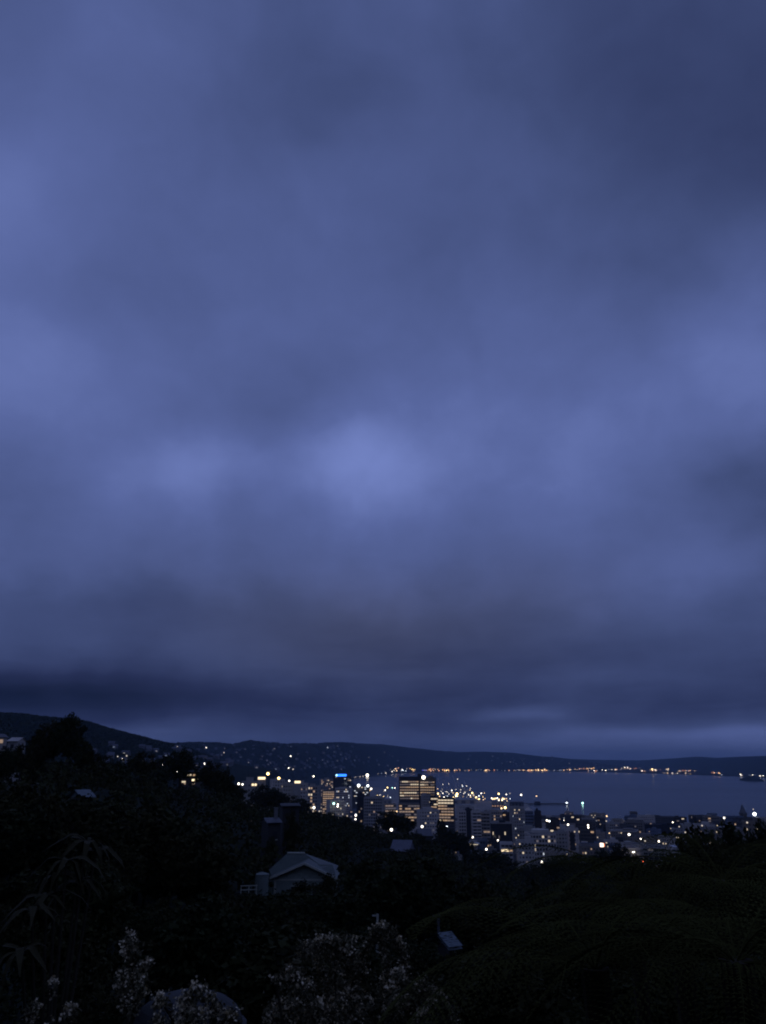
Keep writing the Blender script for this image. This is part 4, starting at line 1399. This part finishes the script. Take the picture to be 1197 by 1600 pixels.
# far wood on the left hill and the ridges behind the bay
cen, siz = [], []
for (ua_, ub_, n, r0, r1, s) in ((-20, 330, 26000, 1000, 2300, 5.0), (260, 640, 14000, 2600, 6600, 9.0)):
    a = gg.uniform(AZ(ua_), AZ(ub_), n)
    r = gg.uniform(r0, r1, n)
    x, y = r * np.sin(a), r * np.cos(a)
    z = ground(x, y)
    ok = (z > 14) & (vnoise(x / 160, y / 160, 8) > -.22)
    cen.append(np.stack([x, y, z + gg.uniform(.1, .45, n) * s], 1)[ok])
    siz.append(np.full(n, s * 1.5)[ok])
cen, siz = np.concatenate(cen), np.concatenate(siz)
kind(link('hillside_wood', quads_mesh('hillside_wood', np.concatenate([leaf_quads(cen, siz, gg, .8), leaf_quads(cen, siz, gg, .8)]), LEAFS[2])), 'stuff')

# ------------------------------------------------------------------ houses on the near slope
BOARD = mat('weatherboard_blue_grey', (.30, .33, .27), .75, .12, 2.0, bump=.15, bscale=8)
TRIM = mat('trim_paint', (.56, .55, .42), .6, .1, 1.5)
IRON = mat('corrugated_iron', (.085, .102, .080), .5, .2, .8)


def roof_faces(mb, pts, faces, th=.12):
    """a roof sheet with thickness"""
    n = len(pts)
    low = [(x, y, z - th) for x, y, z in pts]
    mb.add(pts + low, list(faces) + [tuple(i + n for i in f[::-1]) for f in faces])


p = P(476, 1347.7, 106)
ze = P(476, 1371, 106).z
az = AZ(476)
zg = gz(p.x, p.y) - .5
t = thing('bungalow', 'blue grey weatherboard bungalow with a wide pale edged gable among black trees', 'house', (p.x, p.y, 0), -az - .12)
wl, wr, yb = -4.2, 4.0, 9.0                # gable front runs along x, house runs back along +y
MB().box(wl + .5, wr - .5, .5, yb, zg, ze - .25).build('wall', BOARD, t)
mb = MB()
mb.add([(wl + .5, .5, ze - .248), (wr - .5, .5, ze - .248), (0, .5, p.z - .35), (wl + .5, .62, ze - .248), (wr - .5, .62, ze - .248), (0, .62, p.z - .35)],
       [(0, 1, 2), (5, 4, 3), (0, 2, 5, 3), (1, 4, 5, 2), (0, 3, 4, 1)])
mb.build('gable_wall', mat('gable_shingle', (.32, .35, .28), .8, .15, 3), t)
mb = MB()
roof_faces(mb, [(wl - .1, -.2, ze), (0, -.2, p.z), (0, yb * .5, p.z), (wl - .1, yb * .5, ze)], [(0, 1, 2, 3)])
roof_faces(mb, [(0, -.2, p.z), (wr + .1, -.2, ze), (wr + .1, yb * .5, ze), (0, yb * .5, p.z)], [(0, 1, 2, 3)])
rf = mb.build('gable_roof', IRON, t)
for sx, x1 in ((-1, wl - .1), (1, wr + .1)):
    mb = MB()
    mb.add([(0, -.32, p.z + .05), (x1, -.32, ze + .05), (x1, -.32, ze - .22), (0, -.32, p.z - .22), (0, -.2, p.z + .05), (x1, -.2, ze + .05), (x1, -.2, ze - .22), (0, -.2, p.z - .22)],
           [(0, 1, 2, 3), (7, 6, 5, 4), (0, 4, 5, 1), (3, 2, 6, 7), (1, 5, 6, 2)])
    mb.build('barge_board', TRIM, t)
MB().box(wl + .3, wr - .3, .38, .49, ze - .42, ze - .26).build('gable_band', TRIM, t)
# main hipped roof behind, wider to the left
rz = P(448, 1335, 110).z
xl, xr = P(409, 1354, 110).x - p.x, P(516, 1354, 110).x - p.x
xl, xr = -5.6, 3.4
mb = MB()
roof_faces(mb, [(xl, 2.2, ze - .1), (xr, 2.2, ze + .1), (xr, yb + 2, ze + .1), (xl, yb + 2, ze - .1), (-2.9, 5.0, rz), (-.6, 5.0, rz)],
           [(0, 1, 5, 4), (1, 2, 5), (2, 3, 4, 5), (3, 0, 4)])
mb.build('hipped_roof', IRON, t)
MB().tube([(-2.9, 5.0, rz + .03), (-.6, 5.0, rz + .03)], [.12, .12], 6).build('ridge_cap', TRIM, t)
mb = MB()
roof_faces(mb, [(1.2, 2.8, P(497, 1350, 109).z), (3.3, 2.8, P(497, 1350, 109).z), (3.9, .6, ze + .2), (1.2, .6, ze + .9)], [(0, 1, 2, 3)])
mb.build('side_roof', IRON, t)
MB().box(wl + .42, wl + .62, .36, .498, zg, ze - .43).build('corner_board', TRIM, t)
for (x, w2, h2) in ((-1.0, 1.3, 1.3), (1.6, 1.1, 1.2)):
    wv = MB().box(x - w2 / 2, x + w2 / 2, .44, .497, ze - 2.4, ze - 2.4 + h2).build('window', GLASS, t)
    MB().box(x - w2 / 2 - .1, x + w2 / 2 + .1, .40, .496, ze - 2.52, ze - 2.403).box(x - w2 / 2 - .1, x + w2 / 2 + .1, .40, .496, ze - 2.397 + h2, ze - 2.28 + h2).build('window_frame', TRIM, wv)
for k in range(14):
    MB().box(wl + .63, wr - .52, .455, .494, ze - .62 - k * .2, ze - .62 - k * .2 + .165).build('weatherboard', BOARD, t)
# water tank at the left of the bungalow
q = P(409.5, 1366, 104)
zq = P(409.5, 1403, 104).z - 2
tk = thing('water_tank', 'pale round water tank beside the left wall of the bungalow', 'tank', (q.x, q.y, zq))
hh = q.z - zq
MB().tube([(0, 0, 0), (0, 0, hh)], [.82, .82], 24).build('barrel', mat('tank_grey', (.20, .23, .19), .6, .12, 1.2), tk)
for k in range(6):
    MB().tube([(0, 0, hh * (k + .9) / 6 - .03), (0, 0, hh * (k + .9) / 6 + .03)], [.855, .855], 24).build('hoop', MATS['tank_grey'], tk)
MB().tube([(0, 0, hh + .045), (0, 0, hh + .25)], [.86, .1], 24).build('lid', MATS['tank_grey'], tk)
fa, fb = P(377, 1384, 103), P(401, 1384.5, 103)
fn = thing('rail_fence', 'short pale rail fence left of the water tank', 'fence', (fa.x, fa.y, fa.z - 1.3), math.atan2(fb.y - fa.y, fb.x - fa.x))
fl = (fb - fa).length
for k in range(3):
    MB().box(fl * k / 2 - .05, fl * k / 2 + .05, -.05, .05, -1.5, 1.36).build('post', TRIM, fn)
for z in (.86, 1.3):
    MB().box(-.1, fl + .1, -.09, -.053, z - .05, z + .05).build('rail', TRIM, fn)


def simple_house(name, label, u0, u1, v_ridge, v_eave, r, d, wall, roofm, rot=0.0, windows=(), floors_down=4.0, cat='house', along=True):
    uc = (u0 + u1) / 2
    az = AZ(uc)
    w = (u1 - u0) / 1265 * r
    pr, pe = P(uc, v_ridge, r), P(uc, v_eave, r)
    zb = min(gz(pr.x, pr.y) - 1.0, pe.z - floors_down)
    t = thing(name, label, cat, (pr.x, pr.y, 0), -az + rot)
    MB().box(-w / 2 + .3, w / 2 - .3, 0, d, zb, pe.z - .05).build('wall', wall, t)
    mb = MB()
    e, rg = pe.z, pr.z
    if along:
        roof_faces(mb, [(-w / 2, -.4, e), (w / 2, -.4, e), (w / 2, d / 2, rg), (-w / 2, d / 2, rg), (w / 2, d + .4, e), (-w / 2, d + .4, e)], [(0, 1, 2, 3), (3, 2, 4, 5)])
        mb.add([(-w / 2 + .3, 0, e - .05), (-w / 2 + .3, d, e - .05), (-w / 2 + .3, d / 2, rg - .12)], [(0, 2, 1)])
        mb.add([(w / 2 - .3, 0, e - .05), (w / 2 - .3, d, e - .05), (w / 2 - .3, d / 2, rg - .12)], [(0, 1, 2)])
    else:
        roof_faces(mb, [(-w / 2, -.4, e), (0, -.4, rg), (0, d + .4, rg), (-w / 2, d + .4, e), (w / 2, -.4, e), (w / 2, d + .4, e)], [(0, 1, 2, 3), (1, 4, 5, 2)])
        mb.add([(-w / 2 + .3, 0, e - .05), (w / 2 - .3, 0, e - .05), (0, 0, rg - .13)], [(0, 1, 2)])
    mb.build('roof', roofm, t)
    for (x, dzz, ww, hh, key) in windows:
        if key:
            pane(t, x, -.05, e - dzz, ww, hh, key)
        else:
            wv = MB().box(x - ww / 2, x + ww / 2, -.08, -.01, e - dzz - hh / 2, e - dzz + hh / 2).build('window', GLASS, t)
            MB().box(x - ww / 2 - .1, x + ww / 2 + .1, -.12, -.005, e - dzz - hh / 2 - .14, e - dzz - hh / 2 - .003).build('sill', TRIM, wv)
    return t


VILLA = mat('villa_grey', (.055, .052, .048), .8, .15, 1.0)
t = simple_house('villa', 'tall grey villa with a pale chimney, half hidden by trees above the bungalow', 417, 441, 1279, 1285, 152, 6, VILLA, HR, .2, [(.2, 2.2, .8, 1.3, None), (-.9, 4.2, .7, 1.2, None)], 6)
ch = P(436.5, 1264, 153)
MB().box(.5, 1.1, 2.4, 3.0, ch.z - 3.2, ch.z).box(.42, 1.18, 2.32, 3.08, ch.z + .002, ch.z + .15).build('chimney', mat('chimney_pale', (.22, .21, .20), .8, .1, 2), t)
simple_house('villa', 'dim grey house with a flat pale eave behind the villa chimney', 440, 470, 1256, 1259, 165, 7, VILLA, mat('dull_roof', (.06, .06, .058), .7, .2, 1), .1, [(.3, 1.4, 1.0, 1.0, None)], 5)
simple_house('house', 'white two storey house on the left hill at the photo edge', -6, 13, 1146, 1152, 230, 7, wallm('pale'), HR, .3, [(-.2, 1.0, 1.3, .9, 'lit_warm_dim'), (1.0, 2.6, .9, 1.0, None), (-1, 3.0, .8, 1.0, None)], 7)
simple_house('house', 'pale roofed cottage stepping below the white hill house', 13, 29, 1151.5, 1158, 225, 7, wallm('grey'), wallm('pale'), -.3, [(0, 1.3, .8, 1.0, None)], 5)
simple_house('house', 'house with two lit arched windows over a bright lit bar', 284, 316, 1203, 1206, 268, 7, wallm('dark'), HR, .05,
             [(-.9, 1.0, 1.7, .55, 'lit_neutral'), (1.2, 1.0, 1.5, .55, 'lit_warm'), (1.6, 2.5, 2.8, .6, 'lit_bright'), (-2.3, 3.0, 1.2, .5, 'lit_neutral'), (-2.0, 3.6, .7, .5, 'lit_warm_dim'), (.8, 3.6, .7, .4, 'lit_warm_dim')], 6)
simple_house('house', 'small blue white roof corner showing between trees on the left', 126, 150, 1234, 1245, 120, 3.2, VILLA, mat('pale_blue_roof', (.16, .19, .19), .6, .12, 1), .5, (), 3)
simple_house('house', 'house with a pale lavender roof below the round dark tree', 609, 640, 1314, 1330, 295, 9, VILLA, mat('lavender_roof', (.15, .15, .17), .6, .15, .6), -.25, (), 3)
simple_house('shed', 'low shed with a pale roof under a white lamp', 654, 676, 1296, 1306, 390, 9, VILLA, mat('shed_roof_grey', (.13, .13, .14), .6, .15, .6), .2, (), 3, 'shed')
simple_house('house', 'pale walled house in the trees below the close tower row', 714, 742, 1328, 1333, 520, 9, wallm('grey'), HR, -.2, (), 5)
simple_house('shed', 'small pale shed roof corner in the dark garden', 691, 716, 1459, 1476, 38, .9, VILLA, MATS['pale_blue_roof'], .6, (), 1.5, 'shed')
# garden poles
for (u, v0, v1, r, c, lab) in ((590, 1428, 1470, 46, TRIM, 'pale pole with a short cross arm above the flowering bush'), (685, 1428, 1480, 42, STEEL, 'thin dark pole right of the pale pole')):
    p = P(u, v0, r)
    zb = gz(p.x, p.y)
    t = thing('pole', lab, 'pole', (p.x, p.y, zb - .5), 0)
    hh = p.z - zb + .5
    MB().tube([(-.03, 0, 0), (0, 0, hh)], [.075, .06], 8).build('shaft', c, t)
    MB().box(-.28, .06, -.03, .03, hh - .12, hh - .05).build('cross_arm', c, t)

# ------------------------------------------------------------------ near garden: flowering bush, shrubs, ferns
BL_M = mat('bush_leaf', (.15, .13, .07), .7, .35, 9, spec=.05)
FLOWER = mat('pale_blossom', (.85, .70, .43), .8, .35, 14)
TWIG = mat('twig', (.06, .05, .03), .9, .3, 8)


def blossom_bush(label, sprays, base, r, nleaf, nflow, name='flowering_bush', group=None):
    """sprays: pixel polylines of the arching stems at distance r; each carries leaves and blossom clusters"""
    b0 = P(base[0], base[1], r)
    zb = gz(b0.x, b0.y)
    t = thing(name, label, 'bush', (b0.x, b0.y, zb), 0)
    org = Vector((b0.x, b0.y, zb))
    g = np.random.default_rng(int(base[0]))
    st = MB()
    lc, fc = [], []
    for k, (pts, wpx, fl) in enumerate(sprays):
        off = g.uniform(-.45, .45)
        w = [P(u, v, r + off + .25 * g.uniform(-1, 1)) - org for u, v in pts]
        path = []
        for i in range(len(w) - 1):
            for q in np.linspace(0, 1, 8, endpoint=False):
                path.append(w[i].lerp(w[i + 1], q))
        path.append(w[-1])
        foot = Vector((w[0].x * .35, w[0].y * .35, 0))
        full = [foot.lerp(path[0], q) for q in np.linspace(0, .9, 5)] + path
        st.tube(full, list(np.linspace(.016, .004, len(full))), 5)
        A = np.array([tuple(x) for x in path])
        wm_ = wpx / 1265 * r
        n1, n2 = int(nleaf * fl * 1.7), int(nflow * fl * 1.6)
        i1 = g.integers(0, len(A), n1)
        lc.append(A[i1] + g.normal(size=(n1, 3)) * wm_ * .55)
        nc = max(4, n2 // 13)
        ic = g.integers(0, len(A), nc)
        cc_ = A[ic] + g.normal(size=(nc, 3)) * wm_ * .42 + np.array([0, 0, wm_ * .25])
        fc.append(cc_[g.integers(0, nc, n2)] + g.normal(size=(n2, 3)) * .019)
        for j in range(nc):
            st.tube([tuple(A[ic[j]]), tuple((A[ic[j]] + cc_[j]) / 2 + np.array([0, 0, .012])), tuple(cc_[j])], [.004, .003, .002], 3, caps=False)
    st.build('stems', TWIG, t)
    lc, fc = np.concatenate(lc), np.concatenate(fc)
    kind(link('leaves', quads_mesh('leaves', leaf_quads(lc, .042, g, .5), BL_M), t), 'stuff')
    kind(link('blossom', quads_mesh('blossom', leaf_quads(fc, .026, g, .9), FLOWER), t), 'stuff')
    return t


RB = 8.5
blossom_bush('large arching bush of pale blossom at the bottom centre',
             [([(560, 1600), (548, 1545), (572, 1480), (590, 1452), (612, 1456), (630, 1490), (632, 1525), (615, 1530)], 8, 1.5),
              ([(600, 1600), (606, 1540), (604, 1505), (596, 1475), (590, 1470)], 6, .5),
              ([(610, 1600), (618, 1560), (622, 1528)], 12, .5),
              ([(520, 1600), (515, 1545), (500, 1500), (482, 1480), (474, 1496)], 13, 1.0),
              ([(530, 1600), (524, 1540), (524, 1490), (510, 1474), (492, 1480)], 13, 1.0),
              ([(535, 1600), (540, 1540), (552, 1500), (540, 1476), (528, 1478)], 12, 1.0),
              ([(490, 1600), (480, 1560), (465, 1530), (450, 1520)], 16, .9), ([(470, 1600), (455, 1580), (440, 1570), (425, 1595)], 15, .9),
              ([(640, 1600), (610, 1570), (600, 1550), (612, 1540)], 14, 1.0), ([(650, 1600), (640, 1565), (655, 1545), (668, 1550)], 14, .9),
              ([(660, 1600), (668, 1570), (682, 1558), (696, 1575), (708, 1598)], 12, .9), ([(640, 1615), (632, 1590), (622, 1570)], 16, .8),
              ([(560, 1615), (556, 1580), (550, 1560)], 22, .9), ([(505, 1615), (500, 1590), (490, 1570)], 22, .8), ([(432, 1535), (431, 1528)], 4, .06)],
             (560, 1640), RB, 620, 300)
blossom_bush('tall spray of pale blossom at the lower left',
             [([(205, 1585), (208, 1540), (203, 1500), (198, 1466)], 9, .7), ([(206, 1580), (212, 1530), (213, 1495), (208, 1472)], 8, .7), ([(210, 1580), (216, 1540), (224, 1520), (232, 1503)], 7, .6),
              ([(200, 1580), (193, 1550), (190, 1520)], 8, .5), ([(208, 1582), (216, 1550), (228, 1540)], 7, .4)], (206, 1640), 8.2, 330, 170)
blossom_bush('blossom spilling over the smooth pale dome',
             [([(280, 1610), (262, 1580), (250, 1560), (246, 1572)], 9, .5), ([(300, 1610), (290, 1570), (300, 1550), (316, 1552)], 10, .8), ([(330, 1610), (336, 1575), (325, 1555)], 10, .6),
              ([(345, 1610), (352, 1590), (362, 1585), (372, 1598)], 8, .5), ([(310, 1612), (300, 1585), (290, 1578)], 15, .7), ([(250, 1612), (244, 1595)], 8, .4)], (300, 1640), 7.6, 300, 230)
blossom_bush('small pale blossom clump in the lower left corner', [([(82, 1560), (80, 1545), (86, 1532), (74, 1540)], 5, .4)], (82, 1620), 8.6, 160, 130)
blossom_bush('low blossom tuft left of the corner clump', [([(50, 1600), (45, 1580), (52, 1570), (60, 1574)], 6, .5)], (50, 1630), 8.3, 160, 130)
blossom_bush('blossom tuft at the very bottom beside the corner clump', [([(110, 1612), (104, 1590), (108, 1574), (118, 1580)], 7, .6), ([(80, 1612), (82, 1598)], 6, .3)], (108, 1640), 8.1, 180, 170)
p = P(296, 1549, 8.4)
zb = gz(p.x, p.y)
t = thing('garden_dome', 'smooth pale rounded dome half buried in the blossom', 'dome', (p.x, p.y, zb), 0)
mb = MB()
N = 28
R0, H0 = .50, p.z - zb
vs = [(0, 0, H0)]
fs = []
for k in range(1, 9):
    th = k / 8 * math.pi / 2
    for j in range(N):
        a = 2 * math.pi * j / N
        vs.append((R0 * math.sin(th) * math.cos(a), R0 * math.sin(th) * math.sin(a), H0 - .26 * (1 - math.cos(th))))
for j in range(N):
    fs.append((0, 1 + j, 1 + (j + 1) % N))
    for k in range(7):
        fs.append((1 + k * N + j, 1 + (k + 1) * N + j, 1 + (k + 1) * N + (j + 1) % N, 1 + k * N + (j + 1) % N))
mb.add(vs, fs)
mb.build('cover', mat('dome_cover', (.048, .050, .046), .7, .3, 4), t)
MB().tube([(0, 0, 0), (0, 0, H0 - .27)], [.5, .545], 24).build('drum', MATS['dome_cover'], t)

# tree ferns
FERN = mat('fern_green', (.058, .056, .017), .8, .35, 3, spec=.0)
FTRUNK = mat('fern_trunk', (.045, .032, .015), .95, .3, 6)


def frond_mesh(seed, length=2.6):
    """arching midrib with paired pinnae, each pinna a row of small pinnules"""
    g = np.random.default_rng(seed)
    n = 38
    s = np.linspace(0, 1, n)
    droop = g.uniform(.75, 1.05)
    ax = length * (s - .12 * s ** 3)
    azz = length * (.42 * s - droop * .78 * s ** 2.1)
    rib = MB()
    rib.tube([(a, 0, z) for a, z in zip(ax[::3], azz[::3])], list(np.linspace(.011, .003, len(ax[::3]))), 5)
    Q = []
    for i in range(3, n):
        L = .46 * length * (math.sin(math.pi * min(1, s[i] * .93 + .06)) ** .8) * .55
        for sd in (-1, 1):
            m_ = max(4, int(L / .05))
            for k in range(m_):
                q = (k + .3) / m_
                bx, by = ax[i] + L * q * .32, sd * L * q
                bz = azz[i] - .30 * L * q * q + g.normal() * .004
                w = .034 * (1 - .75 * q)
                l = .030 * (1 - .6 * q) + .008
                Q.append([(bx - l * .5, by - sd * .004, bz), (bx + l * .2, by + sd * w * .5, bz - .006), (bx + l * .9, by + sd * .03, bz - .01), (bx + l * .4, by - sd * .010, bz)])
    me = quads_mesh('pinnae', np.array(Q), FERN)
    return rib.mesh('frond', FERN), me


FRONDS = [frond_mesh(i) for i in range(4)]


def tree_fern(label, u, v, r, scale=1.0, n=15, seed=0, spin=0.0, group=None):
    p = P(u, v, r)
    zb = gz(p.x, p.y)
    t = thing('tree_fern', label, 'tree fern', (p.x, p.y, zb), 0)
    g = random.Random(seed)
    h = p.z - zb
    MB().tube([(.1, .05, -.4), (.03, 0, h * .5), (0, 0, h)], [.14, .10, .12], 9).build('trunk', FTRUNK, t)
    for k in range(n):
        a = spin + 2 * math.pi * (k + g.uniform(-.25, .25)) / n
        fm = FRONDS[g.randrange(4)]
        fr = link('frond', fm[0], t)
        fr.location = (0, 0, h - .02)
        s_ = scale * g.uniform(.8, 1.1)
        fr.scale = (s_, s_, s_ * g.uniform(.8, 1.15))
        fr.rotation_euler = (g.uniform(-.2, .2), g.uniform(-.35, .2), a)
        kind(link('pinnae', fm[1], fr), 'stuff')
    return t


tree_fern('spreading tree fern with drooping fronds right of centre', 985, 1385, 13, .9, 17, 1)
tree_fern('tree fern at the right with its crown against the quay', 1130, 1375, 10.5, .85, 17, 2)
tree_fern('low tree fern seen from above at the bottom right', 930, 1512, 7.5, .85, 16, 3)
tree_fern('tree fern in the bottom right corner', 1150, 1500, 6.6, .8, 16, 4)
tree_fern('dark tree fern low between the two upper ferns', 1060, 1450, 10, .85, 15, 5)

# broad-leaved shrub with rosettes of long leaves at the left
LLEAF = mat('long_leaf', (.052, .044, .018), .7, .25, 4, spec=.1)
g = random.Random(8)


def long_leaf_mesh(seed):
    gg_ = random.Random(seed)
    mb = MB()
    n = 7
    vs = []
    for i in range(n):
        s = i / (n - 1)
        w = .045 * math.sin(math.pi * (.08 + .9 * s)) ** .8
        z = .25 * s - .55 * s * s * gg_.uniform(.8, 1.1)
        vs += [(s * .46, -w, z + w * .25), (s * .46, 0, z), (s * .46, w, z + w * .25)]
    fs = []
    for i in range(n - 1):
        fs += [(i * 3, i * 3 + 3, i * 3 + 4, i * 3 + 1), (i * 3 + 1, i * 3 + 4, i * 3 + 5, i * 3 + 2)]
    mb.add(vs, fs)
    return mb.mesh('leaf', LLEAF)


LL = [long_leaf_mesh(i) for i in range(3)]
base = P(95, 1560, 9.5)
zb = gz(base.x, base.y)
t = thing('rosette_shrub', 'leggy shrub with whorls of long drooping leaves at the left', 'shrub', (base.x, base.y, zb), 0)
org = Vector((base.x, base.y, zb))
mb = MB()
for (u, v, r) in ((136, 1316, 9.6), (104, 1346, 9.3), (72, 1404, 9.2), (50, 1424, 9.0), (34, 1488, 8.8), (150, 1330, 9.9), (88, 1368, 9.6), (120, 1380, 9.8)):
    q = P(u, v, r) - org
    mb.tube([(0, 0, 0), (q.x * .5, q.y * .5, q.z * .55), tuple(q)], [.035, .022, .012], 6)
    for k in range(9):
        lf = link('leaf', LL[k % 3], t)
        lf.location = q
        lf.rotation_euler = (g.uniform(-.3, .3), g.uniform(-.45, .25), 2 * math.pi * (k + g.random() * .5) / 9)
        s_ = g.uniform(.5, .85)
        lf.scale = (s_, s_, s_)
mb.build('stems', TWIG, t)

# low dark shrubs covering the garden bank
SH = []
for i in range(3):
    gs = np.random.default_rng(40 + i)
    lob = [(gs.uniform(-.6, .6), gs.uniform(-.6, .6), gs.uniform(.3, .9), gs.uniform(.35, .6), gs.uniform(.3, .5)) for _ in range(6)]
    SH.append((quads_mesh('leaves', leaf_quads(crown_points(gs, lob, 2600, .3), .075, gs, .5), LEAFS[i]),
               MB().tube([(0, 0, -.4), (.1, 0, .5)], [.04, .02], 5).tube([(0, 0, -.2), (-.3, .2, .6)], [.03, .015], 5).tube([(0, 0, -.2), (.2, -.3, .6)], [.03, .015], 5).mesh('stems', TWIG)))
g = random.Random(15)
for i in range(120):
    a = R(g.uniform(-30, 30))
    r = 5.5 + 20 * g.random() ** 1.2
    x, y = r * math.sin(a), r * math.cos(a)
    z0 = gz(x, y)
    s_ = g.uniform(.7, 1.3) * (.8 + r * .02)
    u, v = proj((x, y, z0 + 1.2 * s_))
    if v < 1480 and not (u < 250 or u > 840):
        continue
    if v < 1400:
        continue
    if r < 9 and (180 < u < 740) and v < 1590:
        continue
    t = thing('garden_shrub', 'low dark leafy shrub on the black garden bank', 'shrub', (x, y, z0), g.uniform(0, 6.28), 'shrubs of the garden bank')
    t.scale = (s_, s_, s_)
    k = g.randrange(3)
    kind(link('leaves', SH[k][0], t), 'stuff')
    link('stems', SH[k][1], t)

# ------------------------------------------------------------------ the air over the bay
mb = MB().box(-22000, 22000, -22000, 22000, -8, 330)
hz = mb.build('haze', None)
hz.data.materials.clear()
hm = bpy.data.materials.new('haze')
hm.use_nodes = True
nt = hm.node_tree
nt.nodes.clear()
pvn = nt.nodes.new('ShaderNodeVolumePrincipled')
pvn.inputs['Color'].default_value = (.50, .72, 1.0, 1)
pvn.inputs['Density'].default_value = 5.2e-5
on = nt.nodes.new('ShaderNodeOutputMaterial')
nt.links.new(pvn.outputs[0], on.inputs['Volume'])
hz.data.materials.append(hm)
kind(hz, 'stuff')
